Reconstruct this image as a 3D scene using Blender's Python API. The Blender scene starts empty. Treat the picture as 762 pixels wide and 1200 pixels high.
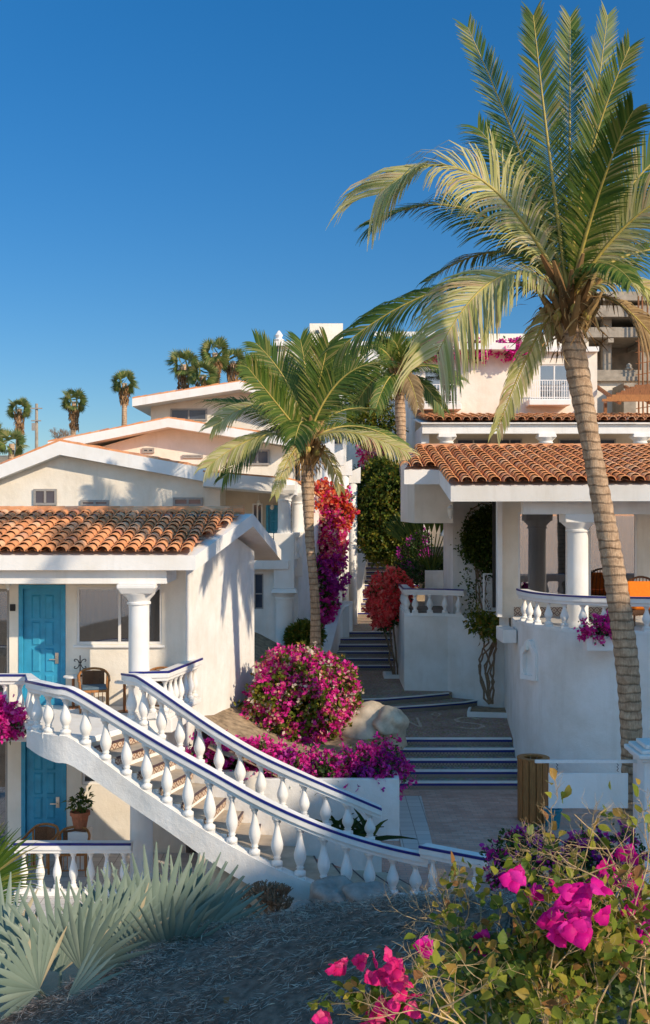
import bpy, math, random
import numpy as np
from mathutils import Vector, Matrix
random.seed(7); RNG = np.random.default_rng(7)
R = math.radians
# ------------------------------------------------------------------ camera, world, sun, exposure
sc = bpy.context.scene
CZ, F = 6.4, 1300.0
cam = bpy.data.objects.new('camera', bpy.data.cameras.new('camera')); sc.collection.objects.link(cam)
cam.location = (0, 0, CZ); cam.rotation_euler = (R(90), 0, 0)
cam.data.sensor_fit = 'VERTICAL'; cam.data.sensor_height = 36.0
cam.data.lens = 36.0 * F / 1200.0
cam.data.clip_start = 0.05; cam.data.clip_end = 6000
sc.camera = cam
SUN = Vector((1.0, -.85, 0.70)).normalized()            # towards the sun
w = bpy.data.worlds.new("World"); sc.world = w; w.use_nodes = True
nt = w.node_tree; nt.nodes.clear()
sky = nt.nodes.new('ShaderNodeTexSky'); sky.sky_type = 'NISHITA'; sky.sun_disc = False
sky.sun_elevation = math.asin(SUN.z); sky.sun_rotation = math.atan2(SUN.x, SUN.y)
sky.altitude = 800; sky.air_density = 1.0; sky.dust_density = 0.1; sky.ozone_density = 3.0
bg = nt.nodes.new('ShaderNodeBackground'); bg.inputs['Strength'].default_value = 0.125
wo = nt.nodes.new('ShaderNodeOutputWorld')
hs = nt.nodes.new('ShaderNodeHueSaturation'); hs.inputs['Saturation'].default_value = 1.34; hs.inputs['Hue'].default_value = .497
nt.links.new(sky.outputs[0], hs.inputs['Color']); 
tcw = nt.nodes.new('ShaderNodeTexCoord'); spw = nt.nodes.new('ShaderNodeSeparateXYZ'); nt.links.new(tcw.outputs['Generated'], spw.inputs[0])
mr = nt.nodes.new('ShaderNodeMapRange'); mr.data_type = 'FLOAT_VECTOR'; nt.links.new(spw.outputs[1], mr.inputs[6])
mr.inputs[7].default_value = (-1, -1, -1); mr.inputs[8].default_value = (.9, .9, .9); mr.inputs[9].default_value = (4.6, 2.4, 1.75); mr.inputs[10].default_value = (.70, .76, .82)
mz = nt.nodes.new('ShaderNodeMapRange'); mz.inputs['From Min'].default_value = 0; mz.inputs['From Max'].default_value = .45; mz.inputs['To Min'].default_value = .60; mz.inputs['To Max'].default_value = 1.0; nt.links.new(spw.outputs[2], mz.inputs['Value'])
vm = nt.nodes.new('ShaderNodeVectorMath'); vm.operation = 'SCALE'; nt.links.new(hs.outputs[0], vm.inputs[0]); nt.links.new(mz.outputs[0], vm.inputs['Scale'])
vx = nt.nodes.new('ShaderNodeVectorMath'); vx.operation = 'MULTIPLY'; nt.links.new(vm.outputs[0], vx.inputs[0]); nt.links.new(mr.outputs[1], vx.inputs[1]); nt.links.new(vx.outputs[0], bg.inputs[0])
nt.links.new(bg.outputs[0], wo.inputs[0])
sd = bpy.data.lights.new('sun', 'SUN'); sd.energy = 3.7; sd.angle = R(0.55); sd.color = (1.0, 0.83, 0.62)
so = bpy.data.objects.new('sun', sd); sc.collection.objects.link(so); so.location = (20, -20, 40)
so.rotation_euler = (-SUN).to_track_quat('-Z', 'Y').to_euler()
sc.view_settings.view_transform = 'Standard'; sc.view_settings.look = 'None'
sc.view_settings.exposure = 0.40; sc.view_settings.gamma = 1.0
sc.render.engine = 'CYCLES'; sc.cycles.max_bounces = 9; sc.cycles.diffuse_bounces = 6; sc.cycles.transparent_max_bounces = 12

def P(px, py, Y): return Vector(((px - 381) * Y / F, Y, CZ + (600 - py) * Y / F))
def PX(px, Y): return (px - 381) * Y / F
def PZ(py, Y): return CZ + (600 - py) * Y / F

# ------------------------------------------------------------------ materials
MATS = {}
class NT:
    def __init__(s, name):
        s.m = bpy.data.materials.new(name); s.m.use_nodes = True
        s.t = s.m.node_tree; s.t.nodes.clear()
        s.out = s.n('ShaderNodeOutputMaterial'); MATS[name] = s.m
    def n(s, typ, **kw):
        x = s.t.nodes.new(typ)
        for k, v in kw.items():
            if k.startswith('i_'):
                key = k[2:]
                key = int(key) if key.isdigit() else key.replace('_', ' ')
                x.inputs[key].default_value = v
            else: setattr(x, k, v)
        return x
    def l(s, a, b): s.t.links.new(a, b)
    def co(s, kind='Object'): return s.n('ShaderNodeTexCoord').outputs[kind]
    def pos(s): return s.n('ShaderNodeNewGeometry').outputs['Position']
    def noise(s, vec, scale, detail=4, rough=.55, stretch=None):
        if stretch:
            mp = s.n('ShaderNodeMapping'); mp.inputs['Scale'].default_value = stretch; s.l(vec, mp.inputs['Vector']); vec = mp.outputs[0]
        x = s.n('ShaderNodeTexNoise', i_Scale=scale, i_Detail=detail, i_Roughness=rough); s.l(vec, x.inputs['Vector']); return x.outputs['Fac']
    def ramp(s, fac, stops, interp='LINEAR'):
        r = s.n('ShaderNodeValToRGB'); cr = r.color_ramp; cr.interpolation = interp
        while len(cr.elements) < len(stops): cr.elements.new(0.5)
        for e, (p, c) in zip(cr.elements, stops): e.position = p; e.color = (*c, 1)
        s.l(fac, r.inputs[0]); return r.outputs[0]
    def mix(s, fac, a, b, blend='MIX'):
        x = s.n('ShaderNodeMixRGB', blend_type=blend)
        for i, v in ((0, fac), (1, a), (2, b)):
            if isinstance(v, bpy.types.NodeSocket): s.l(v, x.inputs[i])
            else: x.inputs[i].default_value = v if i == 0 else (*v, 1)
        return x.outputs[0]
    def math(s, op, a, b=None, c=None):
        x = s.n('ShaderNodeMath', operation=op)
        for i, v in enumerate((a, b, c)):
            if v is None: continue
            if isinstance(v, bpy.types.NodeSocket): s.l(v, x.inputs[i])
            else: x.inputs[i].default_value = v
        return x.outputs[0]
    def bump(s, h, strength, dist=.02):
        b = s.n('ShaderNodeBump', i_Strength=strength, i_Distance=dist); s.l(h, b.inputs['Height']); return b.outputs[0]
    def princ(s, col, rough=.7, bump=None, spec=.3, metal=0):
        p = s.n('ShaderNodeBsdfPrincipled', i_Roughness=rough, i_Metallic=metal)
        p.inputs['Specular IOR Level'].default_value = spec
        if isinstance(col, bpy.types.NodeSocket): s.l(col, p.inputs['Base Color'])
        else: p.inputs['Base Color'].default_value = (*col, 1)
        if bump is not None: s.l(bump, p.inputs['Normal'])
        s.l(p.outputs[0], s.out.inputs[0]); return p

def m_stucco(name, c, dirt=.12, bs=.35):
    s = NT(name); co = s.pos()
    a = s.noise(co, 1.3, 6, .6); b = s.noise(co, 9, 5, .6); st = s.noise(co, 2.2, 5, .65, (1.6, 1.6, .22))
    d = tuple(x * (1 - dirt) * f for x, f in zip(c, (1, .975, .93)))
    col = s.ramp(a, [(.3, d), (.62, c)])
    col = s.mix(s.math('MULTIPLY', s.ramp(st, [(.52, (0, 0, 0)), (.76, (1, 1, 1))]), .42), col, tuple(x * .74 * f for x, f in zip(c, (1, .95, .87))))
    h = s.math('ADD', s.noise(co, 3.2, 3, .5), s.math('MULTIPLY', s.noise(co, 38, 4, .6), .22))
    s.princ(col, .82, s.bump(h, bs, .05), .2)
    return s.m
WHITE = m_stucco('white_stucco', (.80, .785, .755), .14, .55)
CREAM = m_stucco('cream_stucco', (.80, .74, .64))
SMOOTHW = m_stucco('white_painted_concrete', (.80, .79, .77), .08, .18)
BEIGE = m_stucco('beige_stucco', (.66, .57, .45))

def m_plain(name, c, rough=.6, var=.18, scale=12, bump=.15, spec=.3, metal=0, stretch=None):
    s = NT(name); co = s.co()
    a = s.noise(co, scale, 5, .6, stretch)
    col = s.ramp(a, [(.3, tuple(x * (1 - var) for x in c)), (.7, tuple(min(1, x * (1 + var)) for x in c))])
    s.princ(col, rough, s.bump(s.noise(co, scale * 3, 4, .6, stretch), bump, .01), spec, metal)
    return s.m
BLUEDOOR = m_plain('blue_painted_wood', (.03, .27, .43), .45, .14, 5, .12, .4)
BLUETILE = m_plain('cobalt_glazed_tile', (.012, .018, .17), .3, .3, 20, .1, .5)
WOODL = m_plain('honey_wood', (.36, .15, .045), .5, .35, 8, .3, .35, 0, (6, 6, .6))
WOODD = m_plain('dark_slat_wood', (.26, .10, .035), .55, .5, 6, .3, .3, 0, (6, 6, .5))
IRON = m_plain('dark_iron', (.02, .02, .022), .45, .2, 20, .2, .5, .6)
WHITEMETAL = m_plain('white_enamelled_iron', (.78, .77, .75), .4, .05, 20, .05)
TERRACOTTA = m_plain('terracotta_pot', (.40, .14, .07), .8, .25, 14, .3)
CUSHION = m_plain('blue_grey_cushion', (.10, .15, .19), .9, .15, 30, .3)
ORANGE = m_plain('orange_cushion_cloth', (.82, .20, .012), .85, .1, 20, .25)
WICKER = m_plain('dark_wicker', (.16, .075, .035), .7, .5, 60, .8)
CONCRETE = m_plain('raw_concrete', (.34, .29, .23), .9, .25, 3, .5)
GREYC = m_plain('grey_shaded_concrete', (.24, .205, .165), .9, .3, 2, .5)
SOIL = m_plain('brown_soil', (.30, .22, .14), .95, .5, 6, .9)
TEALP = m_plain('teal_plastic', (.02, .22, .30), .4, .1)
CURT = m_plain('sheer_curtain', (.17, .165, .16), .9, .08)
FRAMEW = m_plain('white_window_frame', (.72, .70, .67), .4, .05)
FRAMEG = m_plain('grey_window_frame', (.30, .28, .26), .4, .1)
BRASS = m_plain('satin_metal', (.6, .57, .5), .3, .1, 10, .05, .5, 1)
BULB = m_plain('frosted_lamp_glass', (.75, .72, .64), .35, .05)
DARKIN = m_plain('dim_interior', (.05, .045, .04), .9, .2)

def m_glass(name, tint, trans):
    s = NT(name)
    g = s.n('ShaderNodeBsdfGlossy', i_Roughness=.02); g.inputs[0].default_value = (.9, .9, .95, 1)
    t = s.n('ShaderNodeBsdfTransparent'); t.inputs[0].default_value = (*trans, 1)
    fr = s.n('ShaderNodeFresnel', i_IOR=1.55); f = s.math('MULTIPLY_ADD', fr.outputs[0], 1.6, .12)
    mx = s.n('ShaderNodeMixShader'); s.l(f, mx.inputs[0]); s.l(t.outputs[0], mx.inputs[1]); s.l(g.outputs[0], mx.inputs[2])
    s.l(mx.outputs[0], s.out.inputs[0]); return s.m
GLASS = m_glass('window_glass', None, (.46, .47, .48))
GLASSD = m_plain('dark_window_glass', (.05, .065, .095), .08, .3, 1.5, 0, .3)
def m_island(name, stops, rough=.6, transl=.0, bumps=0, spec=.25, noise=.25, nscale=3, tw=(1, 1, 1)):
    s = NT(name); g = s.n('ShaderNodeNewGeometry')
    col = s.ramp(g.outputs['Random Per Island'], stops)
    nf = s.noise(g.outputs['Position'], nscale, 5, .6)
    col = s.mix(noise, col, s.ramp(nf, [(.35, (.25, .25, .25)), (.65, (1, 1, 1))]), 'MULTIPLY')
    b = s.bump(s.noise(g.outputs['Position'], 30, 4), bumps, .01) if bumps else None
    p = s.princ(col, rough, b, spec)
    if transl:
        t = s.n('ShaderNodeBsdfTranslucent'); s.l(s.mix(1, col, tw, 'MULTIPLY'), t.inputs[0])
        mx = s.n('ShaderNodeMixShader', i_Fac=transl); s.l(p.outputs[0], mx.inputs[1]); s.l(t.outputs[0], mx.inputs[2])
        s.l(mx.outputs[0], s.out.inputs[0])
    return s.m
TILE = m_island('clay_roof_tile', [(0, (.66, .27, .12)), (.3, (.78, .36, .17)), (.62, (.72, .31, .14)), (.85, (.80, .47, .28)), (1, (.52, .22, .13))], .85, 0, .4, .15, .32, 5)
LEAF = m_island('shrub_leaf', [(0, (.035, .075, .015)), (.5, (.075, .13, .02)), (1, (.14, .17, .03))], .45, .3)
LEAFY = m_island('yellow_green_leaf', [(0, (.06, .11, .015)), (.5, (.16, .19, .02)), (.85, (.26, .24, .03)), (1, (.30, .17, .03))], .4, .35)
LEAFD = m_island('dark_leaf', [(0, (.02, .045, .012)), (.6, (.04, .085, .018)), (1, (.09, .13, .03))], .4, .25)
FROND = m_island('palm_leaflet', [(0, (.05, .11, .012)), (.5, (.10, .17, .02)), (.8, (.22, .25, .04)), (1, (.36, .30, .10))], .5, .35, 0, .4, .12)
FRONDY = m_island('sunbleached_palm_leaflet', [(0, (.32, .33, .08)), (.45, (.52, .48, .18)), (.8, (.64, .56, .30)), (1, (.50, .35, .18))], .6, .3, 0, .3, .08)
FRONDDEAD = m_island('dry_palm_leaflet', [(0, (.28, .18, .08)), (.5, (.42, .29, .14)), (1, (.20, .12, .06))], .8, .2)
FANFAR = m_island('fan_palm_leaf', [(0, (.09, .15, .04)), (.6, (.18, .22, .06)), (1, (.36, .32, .12))], .5, .35)
BLUEFAN = m_island('blue_fan_palm_leaf', [(0, (.16, .22, .17)), (.5, (.22, .28, .22)), (.93, (.34, .39, .29)), (1, (.45, .36, .22))], .5, .15, 0, .3, .15)
RACHIS = m_plain('yellow_leaf_stalk', (.42, .33, .08), .5, .2)
MAGENTA = m_island('magenta_bract', [(0, (.62, .01, .24)), (.6, (.80, .03, .36)), (1, (.90, .14, .50))], .55, .4, 0, .2, .15)
MAGMIX = m_island('mixed_pink_bract', [(0, (.70, .02, .30)), (.5, (.84, .06, .38)), (.66, (.80, .14, .12)), (.8, (.84, .42, .34)), (1, (.84, .72, .58))], .55, .4, 0, .2, .15)
ORMIX = m_island('orange_red_bract', [(0, (.72, .02, .22)), (.35, (.66, .05, .03)), (.75, (.78, .16, .03)), (1, (.80, .45, .28))], .55, .4, 0, .2, .15)
REDB = m_island('red_bract', [(0, (.88, .05, .07)), (.6, (.94, .15, .14)), (1, (.95, .34, .28))], .55, .4, 0, .2, .15)
PURP = m_island('purple_bract', [(0, (.34, .01, .26)), (.7, (.54, .035, .38)), (1, (.72, .10, .48))], .55, .4, 0, .2, .15)
CREAMB = m_island('cream_bract', [(0, (.75, .62, .48)), (1, (.8, .7, .6))], .55, .4, 0, .2, .1)
TWIG = m_plain('woody_stem', (.24, .16, .10), .8, .35, 25, .5)
TWIGL = m_plain('pale_twig', (.42, .29, .14), .7, .3, 25, .4)
def m_trunk():
    s = NT('ringed_palm_bark'); co = s.co()
    sp = s.n('ShaderNodeSeparateXYZ'); s.l(co, sp.inputs[0])
    wob = s.noise(co, 2.5, 4, .6)
    z = s.math('ADD', sp.outputs[2], s.math('MULTIPLY', wob, .16))
    fr = s.math('FRACT', s.math('MULTIPLY', z, 6.2))
    line = s.ramp(fr, [(0, (.10, .10, .10)), (.10, (.3, .3, .3)), (.22, (1, 1, 1)), (.9, (.85, .85, .85)), (1, (.1, .1, .1))])
    col = s.ramp(s.noise(co, 7, 6, .65), [(.3, (.40, .26, .16)), (.55, (.62, .43, .28)), (.75, (.74, .56, .38))])
    col = s.mix(.55, col, line, 'MULTIPLY')
    col = s.mix(.5, col, s.ramp(s.noise(co, 14, 4, .6, (3, 3, .35)), [(.35, (.45, .4, .36)), (.6, (1, 1, 1))]), 'MULTIPLY')
    h = s.math('ADD', s.math('MULTIPLY', line, .6), s.noise(co, 26, 5, .7, (2, 2, .5)))
    s.princ(col, .9, s.bump(h, .9, .03), .1); return s.m
TRUNK = m_trunk()
SKIRT = m_island('dead_frond_skirt', [(0, (.20, .11, .05)), (.5, (.36, .21, .10)), (1, (.26, .15, .07))], .9, .1)
FIBER = m_island('palm_fibre', [(0, (.16, .08, .03)), (.5, (.34, .20, .08)), (1, (.5, .34, .14))], .9, .1)
THATCH = m_island('weathered_thatch', [(0, (.13, .09, .07)), (.3, (.36, .25, .19)), (.6, (.52, .38, .30)), (.9, (.66, .50, .40)), (1, (.80, .56, .38))], .95, 0, 0, .1, .4, 1.2)
THATCHB = m_plain('thatch_underlayer', (.20, .125, .09), .95, .5, 12, 1)
ROCK = m_plain('weathered_rock', (.30, .27, .24), .9, .35, 4, .9)
ROCKT = m_plain('tan_rock', (.55, .46, .34), .9, .35, 2.5, .9)

def m_brick():
    s = NT('brick_paving'); co = s.pos()
    b = s.n('ShaderNodeTexBrick', i_Scale=1.0); b.inputs['Brick Width'].default_value = .24; b.inputs['Row Height'].default_value = .12
    b.inputs['Mortar Size'].default_value = .007
    b.inputs['Color1'].default_value = (.60, .34, .26, 1); b.inputs['Color2'].default_value = (.70, .44, .35, 1); b.inputs['Mortar'].default_value = (.42, .33, .28, 1)
    s.l(co, b.inputs['Vector'])
    col = s.mix(.6, b.outputs['Color'], s.ramp(s.noise(co, 1.5, 6, .65), [(.3, (.6, .55, .52)), (.7, (1.1, 1.1, 1.1))]), 'MULTIPLY')
    s.princ(col, .85, s.bump(s.math('ADD', s.math('MULTIPLY', b.outputs['Fac'], -1), s.noise(co, 30)), .4, .01)); return s.m
BRICK = m_brick()
def m_pebble(name, c1, c2, sc=26):
    s = NT(name); co = s.pos()
    v = s.n('ShaderNodeTexVoronoi', i_Scale=sc); s.l(co, v.inputs['Vector'])
    base = s.ramp(s.noise(co, 1.2, 5, .6), [(.35, c1), (.65, c2)])
    col = s.mix(.5, base, v.outputs['Color'], 'SOFT_LIGHT')
    col = s.mix(.7, col, s.ramp(v.outputs['Distance'], [(.25, (1, 1, 1)), (.6, (.3, .3, .3))]), 'MULTIPLY')
    s.princ(col, .8, s.bump(v.outputs['Distance'], -.6, .02)); return s.m
PEBBLE = m_pebble('pebble_mosaic', (.40, .29, .215), (.56, .42, .32))
PEBBLEW = m_pebble('white_pebble_mosaic', (.74, .62, .50), (.80, .70, .58), 30)
TANSTEP = m_plain('sandy_stair_tread', (.46, .38, .29), .8, .22, 3, .3)
STONETREAD = m_pebble('stone_tread', (.38, .32, .26), (.50, .43, .36), 18)
def m_pattern(name, dark, light, accent, n=9.0):
    s = NT(name); co = s.co(); sp = s.n('ShaderNodeSeparateXYZ'); s.l(co, sp.inputs[0])
    u = s.math('MULTIPLY', s.math('ADD', sp.outputs[0], s.math('MULTIPLY', sp.outputs[1], .6)), n)
    v = s.math('MULTIPLY', sp.outputs[2], n)
    fu = s.math('ABSOLUTE', s.math('SUBTRACT', s.math('FRACT', u), .5)); fv = s.math('ABSOLUTE', s.math('SUBTRACT', s.math('FRACT', v), .5))
    d = s.math('ADD', fu, fv)
    col = s.ramp(d, [(0, accent), (.16, accent), (.2, light), (.40, light), (.46, dark), (.62, dark), (.68, light), (.85, light), (.9, dark)], 'LINEAR')
    col = s.mix(.35, col, s.ramp(s.noise(co, 5), [(.3, (.6, .6, .6)), (.7, (1.1, 1.1, 1.1))]), 'MULTIPLY')
    s.princ(col, .45, None, .4); return s.m
PATC = m_pattern('talavera_riser_tile', (.07, .055, .05), (.40, .34, .26), (.16, .10, .07), 12)
PATW = m_pattern('warm_riser_tile', (.20, .10, .07), (.58, .46, .34), (.36, .17, .10), 6.5)
def m_whitetile():
    s = NT('white_floor_tile'); co = s.pos()
    b = s.n('ShaderNodeTexBrick', i_Scale=1.0, offset=0.0); b.inputs['Brick Width'].default_value = .3; b.inputs['Row Height'].default_value = .3
    b.inputs['Mortar Size'].default_value = .008
    b.inputs['Color1'].default_value = (.60, .57, .54, 1); b.inputs['Color2'].default_value = (.52, .50, .48, 1); b.inputs['Mortar'].default_value = (.25, .23, .21, 1)
    s.l(co, b.inputs['Vector']); s.princ(b.outputs['Color'], .5); return s.m
WTILE = m_whitetile()
def m_ground():
    s = NT('dry_hillside_soil'); co = s.pos()
    col = s.ramp(s.noise(co, .6, 8, .65), [(.3, (.26, .20, .135)), (.5, (.36, .28, .19)), (.7, (.46, .37, .26))])
    s.princ(col, .95, s.bump(s.noise(co, 5, 6, .7), .8, .08)); return s.m
GROUND = m_ground()
def m_sea():
    s = NT('sea_water'); co = s.pos(); s.princ((.01, .05, .09), .15, s.bump(s.noise(co, .4, 5), .4, .2), .5); return s.m
SEA = m_sea()

# ------------------------------------------------------------------ object helpers
ORI = {}
def tag(o, label=None, cat=None, group=None, kind=None):
    for k, v in (('label', label), ('category', cat), ('group', group), ('kind', kind)):
        if v: o[k] = v
    return o
def thing(name, loc, label, cat, group=None):
    o = bpy.data.objects.new(name, None); sc.collection.objects.link(o); o.empty_display_size = .3
    o.location = loc; ORI[o.name] = Vector(loc); return tag(o, label, cat, group)
def link(name, me, mat, parent=None):
    o = bpy.data.objects.new(name, me); sc.collection.objects.link(o)
    if mat: me.materials.append(mat)
    if parent is not None:
        o.parent = parent; ORI[o.name] = ORI[parent.name]
    else: ORI.setdefault(o.name, Vector((0, 0, 0)))
    return o
class MB:
    def __init__(s): s.v = []; s.f = []; s.arr = []
    def add(s, vs, fs):
        b = len(s.v); s.v.extend([tuple(v) for v in vs]); s.f.extend([tuple(b + i for i in f) for f in fs]); return s
    def box(s, x0, x1, y0, y1, z0, z1):
        return s.add([(x0,y0,z0),(x1,y0,z0),(x1,y1,z0),(x0,y1,z0),(x0,y0,z1),(x1,y0,z1),(x1,y1,z1),(x0,y1,z1)],
                     [(0,3,2,1),(4,5,6,7),(0,1,5,4),(1,2,6,5),(2,3,7,6),(3,0,4,7)])
    def bar(s, a, b, wd, ht):            # a box along a..b
        a = Vector(a); b = Vector(b); t = (b - a).normalized()
        sd = t.cross(Vector((0, 0, 1)));  sd = Vector((1, 0, 0)) if sd.length < 1e-4 else sd.normalized()
        u = sd.cross(t).normalized(); vs = []
        for q in (a, b):
            for i, j in ((-1,-1),(1,-1),(1,1),(-1,1)): vs.append(q + sd * i * wd / 2 + u * j * ht / 2)
        return s.add(vs, [(0,1,2,3),(7,6,5,4),(0,4,5,1),(1,5,6,2),(2,6,7,3),(3,7,4,0)])
    def prism(s, poly, z0, z1):          # poly in plan, ccw; z may be functions
        n = len(poly); g0 = z0 if callable(z0) else (lambda x, y: z0); g1 = z1 if callable(z1) else (lambda x, y: z1)
        vs = [(x, y, g0(x, y)) for x, y in poly] + [(x, y, g1(x, y)) for x, y in poly]
        return s.add(vs, [tuple(range(n - 1, -1, -1)), tuple(range(n, 2 * n))] + [(i, (i + 1) % n, n + (i + 1) % n, n + i) for i in range(n)])
    def extrude_y(s, poly, y0, y1):      # poly of (x,z)
        n = len(poly); vs = [(x, y0, z) for x, z in poly] + [(x, y1, z) for x, z in poly]
        return s.add(vs, [tuple(range(n)), tuple(range(2 * n - 1, n - 1, -1))] + [(i, n + i, n + (i + 1) % n, (i + 1) % n) for i in range(n)])
    def tube(s, pts, rad, n=8, cap=True):
        pts = [Vector(p) for p in pts]; m = len(pts)
        if not hasattr(rad, '__len__'): rad = [rad] * m
        ref = Vector((.3, .5, .8)); vs = []
        for i, p in enumerate(pts):
            t = (pts[min(i + 1, m - 1)] - pts[max(i - 1, 0)])
            t = t.normalized() if t.length > 1e-7 else Vector((0, 0, 1))
            a = t.cross(ref);  a = a.normalized() if a.length > 1e-3 else t.cross(Vector((1, 0, 0))).normalized()
            b = t.cross(a)
            for k in range(n):
                an = 2 * math.pi * k / n; vs.append(p + a * math.cos(an) * rad[i] + b * math.sin(an) * rad[i])
        fs = [(i*n+k, i*n+(k+1)%n, (i+1)*n+(k+1)%n, (i+1)*n+k) for i in range(m-1) for k in range(n)]
        if cap: fs += [tuple(range(n-1, -1, -1)), tuple((m-1)*n + k for k in range(n))]
        return s.add(vs, fs)
    def lathe(s, prof, c=(0, 0, 0), n=16):
        vs = []; m = len(prof)
        for r, z in prof:
            for k in range(n):
                an = 2 * math.pi * k / n; vs.append((c[0] + r * math.cos(an), c[1] + r * math.sin(an), c[2] + z))
        fs = [(i*n+k, i*n+(k+1)%n, (i+1)*n+(k+1)%n, (i+1)*n+k) for i in range(m-1) for k in range(n)]
        fs += [tuple(range(n-1, -1, -1)), tuple((m-1)*n + k for k in range(n))]
        return s.add(vs, fs)
    def sweep(s, path, wd, ht, zoff=0, side=0):      # rect section kept upright
        path = [Vector(p) for p in path]; m = len(path); vs = []
        for i, p in enumerate(path):
            t = path[min(i+1, m-1)] - path[max(i-1, 0)]; t.z = 0; t.normalize(); sd = Vector((t.y, -t.x, 0))
            c = p + sd * side + Vector((0, 0, zoff))
            for a, b in ((-1, 0), (1, 0), (1, 1), (-1, 1)): vs.append(c + sd * a * wd / 2 + Vector((0, 0, b * ht)))
        fs = [(i*4+k, i*4+(k+1)%4, (i+1)*4+(k+1)%4, (i+1)*4+k) for i in range(m-1) for k in range(4)]
        fs += [(3, 2, 1, 0), ((m-1)*4, (m-1)*4+1, (m-1)*4+2, (m-1)*4+3)]
        return s.add(vs, fs)
    def build(s, name, mat, parent=None, smooth=False, bevel=0, loc=None):
        me = bpy.data.meshes.new(name)
        o = ORI[parent.name] if parent is not None else (Vector(loc) if loc is not None else Vector((0, 0, 0)))
        me.from_pydata([(v[0] - o.x, v[1] - o.y, v[2] - o.z) for v in s.v], [], s.f); me.update()
        if smooth: me.polygons.foreach_set('use_smooth', [True] * len(me.polygons))
        ob = link(name, me, mat, parent)
        if loc is not None and parent is None: ob.location = loc; ORI[ob.name] = Vector(loc)
        if bevel:
            b = ob.modifiers.new('bevel', 'BEVEL'); b.width = bevel; b.segments = 2; b.limit_method = 'ANGLE'; b.angle_limit = R(40); b.harden_normals = False
        return ob
def npmesh(name, V, Fq, mat, parent=None, smooth=False):
    """V (n,3) world, Fq (m,k) faces"""
    me = bpy.data.meshes.new(name); V = np.asarray(V, np.float32)
    if parent is not None: V = V - np.array(ORI[parent.name], np.float32)
    Fq = np.asarray(Fq, np.int32); m, k = Fq.shape
    me.vertices.add(len(V)); me.vertices.foreach_set('co', V.ravel())
    me.loops.add(m * k); me.loops.foreach_set('vertex_index', Fq.ravel())
    me.polygons.add(m); me.polygons.foreach_set('loop_start', np.arange(0, m * k, k, dtype=np.int32))
    me.update(calc_edges=True); me.validate()
    if smooth: me.polygons.foreach_set('use_smooth', np.ones(m, bool))
    return link(name, me, mat, parent)
def unit(a): return a / np.maximum(np.linalg.norm(a, axis=-1, keepdims=True), 1e-9)
def leaf_mesh(pos, dirs, nrm, L, W, fold=.25, curl=.2):
    """diamond leaves, 5 verts (base, left, right, mid, tip) / 4 tris"""
    n = len(pos); D = unit(dirs); S = unit(np.cross(D, nrm)); N = unit(np.cross(S, D))
    L = np.broadcast_to(np.asarray(L, float), (n,))[:, None]; W = np.broadcast_to(np.asarray(W, float), (n,))[:, None]
    b = pos; mid = pos + D * L * .45 - N * L * 0; l = mid + S * W * .5 + N * W * fold; r = mid - S * W * .5 + N * W * fold; t = pos + D * L - N * L * curl
    V = np.stack([b, l, mid, r, t], 1).reshape(-1, 3); o = (np.arange(n) * 5)[:, None]
    Ft = np.concatenate([o + np.array([[0, 2, 1]]), o + np.array([[0, 3, 2]]), o + np.array([[1, 2, 4]]), o + np.array([[2, 3, 4]])], 1).reshape(-1, 3)
    return V, Ft
def rnd_dirs(n, up=0.0):
    d = RNG.normal(size=(n, 3)); d[:, 2] += up; return unit(d)
def leaves(name, pos, out, L, W, mat, parent, jit=.8, up=.2):
    n = len(pos); D = unit(out + RNG.normal(size=(n, 3)) * jit + np.array([0, 0, up])); N = rnd_dirs(n, 1.2)
    V, Fq = leaf_mesh(pos, D, N, L * RNG.uniform(.6, 1.25, n), W * RNG.uniform(.7, 1.2, n)); return npmesh(name, V, Fq, mat, parent)
def bracts(name, centers, out, size, mat, parent, per=5, spread=1.0):
    """clusters of papery bracts: petals radiating from each cluster centre"""
    C = np.repeat(centers, per, 0); O = np.repeat(out, per, 0); n = len(C)
    D = unit(O * .7 + RNG.normal(size=(n, 3)) * spread); N = unit(O + RNG.normal(size=(n, 3)) * .4)
    V, Fq = leaf_mesh(C + RNG.normal(size=(n, 3)) * size * .25, D, N, size * RNG.uniform(.7, 1.2, n), size * .85 * RNG.uniform(.7, 1.2, n), .18, -.1)
    return npmesh(name, V, Fq, mat, parent)
def blob_points(lobes, n, shell=.75):
    """points in a union of ellipsoids (c, r), biased to the surface; also outward normal"""
    vol = np.array([r[0]*r[1] + r[1]*r[2] + r[0]*r[2] for c, r in lobes]); k = RNG.choice(len(lobes), n, p=vol / vol.sum())
    C = np.array([l[0] for l in lobes], float)[k]; Rr = np.array([l[1] for l in lobes], float)[k]
    d = rnd_dirs(n); rad = shell + (1 - shell) * RNG.uniform(0, 1, n) ** .7
    rad *= 1 + .10 * np.sin(d[:, 0] * 7 + k) * np.sin(d[:, 2] * 6 + 2 * k)
    Pp = C + d * Rr * rad[:, None]
    inside = np.zeros(n, bool)
    for i, (c, r) in enumerate(lobes):
        q = np.linalg.norm((Pp - np.array(c)) / np.array(r), axis=1); inside |= (q < shell * .8) & (k != i)
    return Pp[~inside], d[~inside]
def clumped(lobes, nclump, per, spread, shell=.75):
    Pc, Dc = blob_points(lobes, nclump, shell); Pp = np.repeat(Pc, per, 0) + RNG.normal(size=(len(Pc) * per, 3)) * spread
    return Pp, np.repeat(Dc, per, 0)

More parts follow.
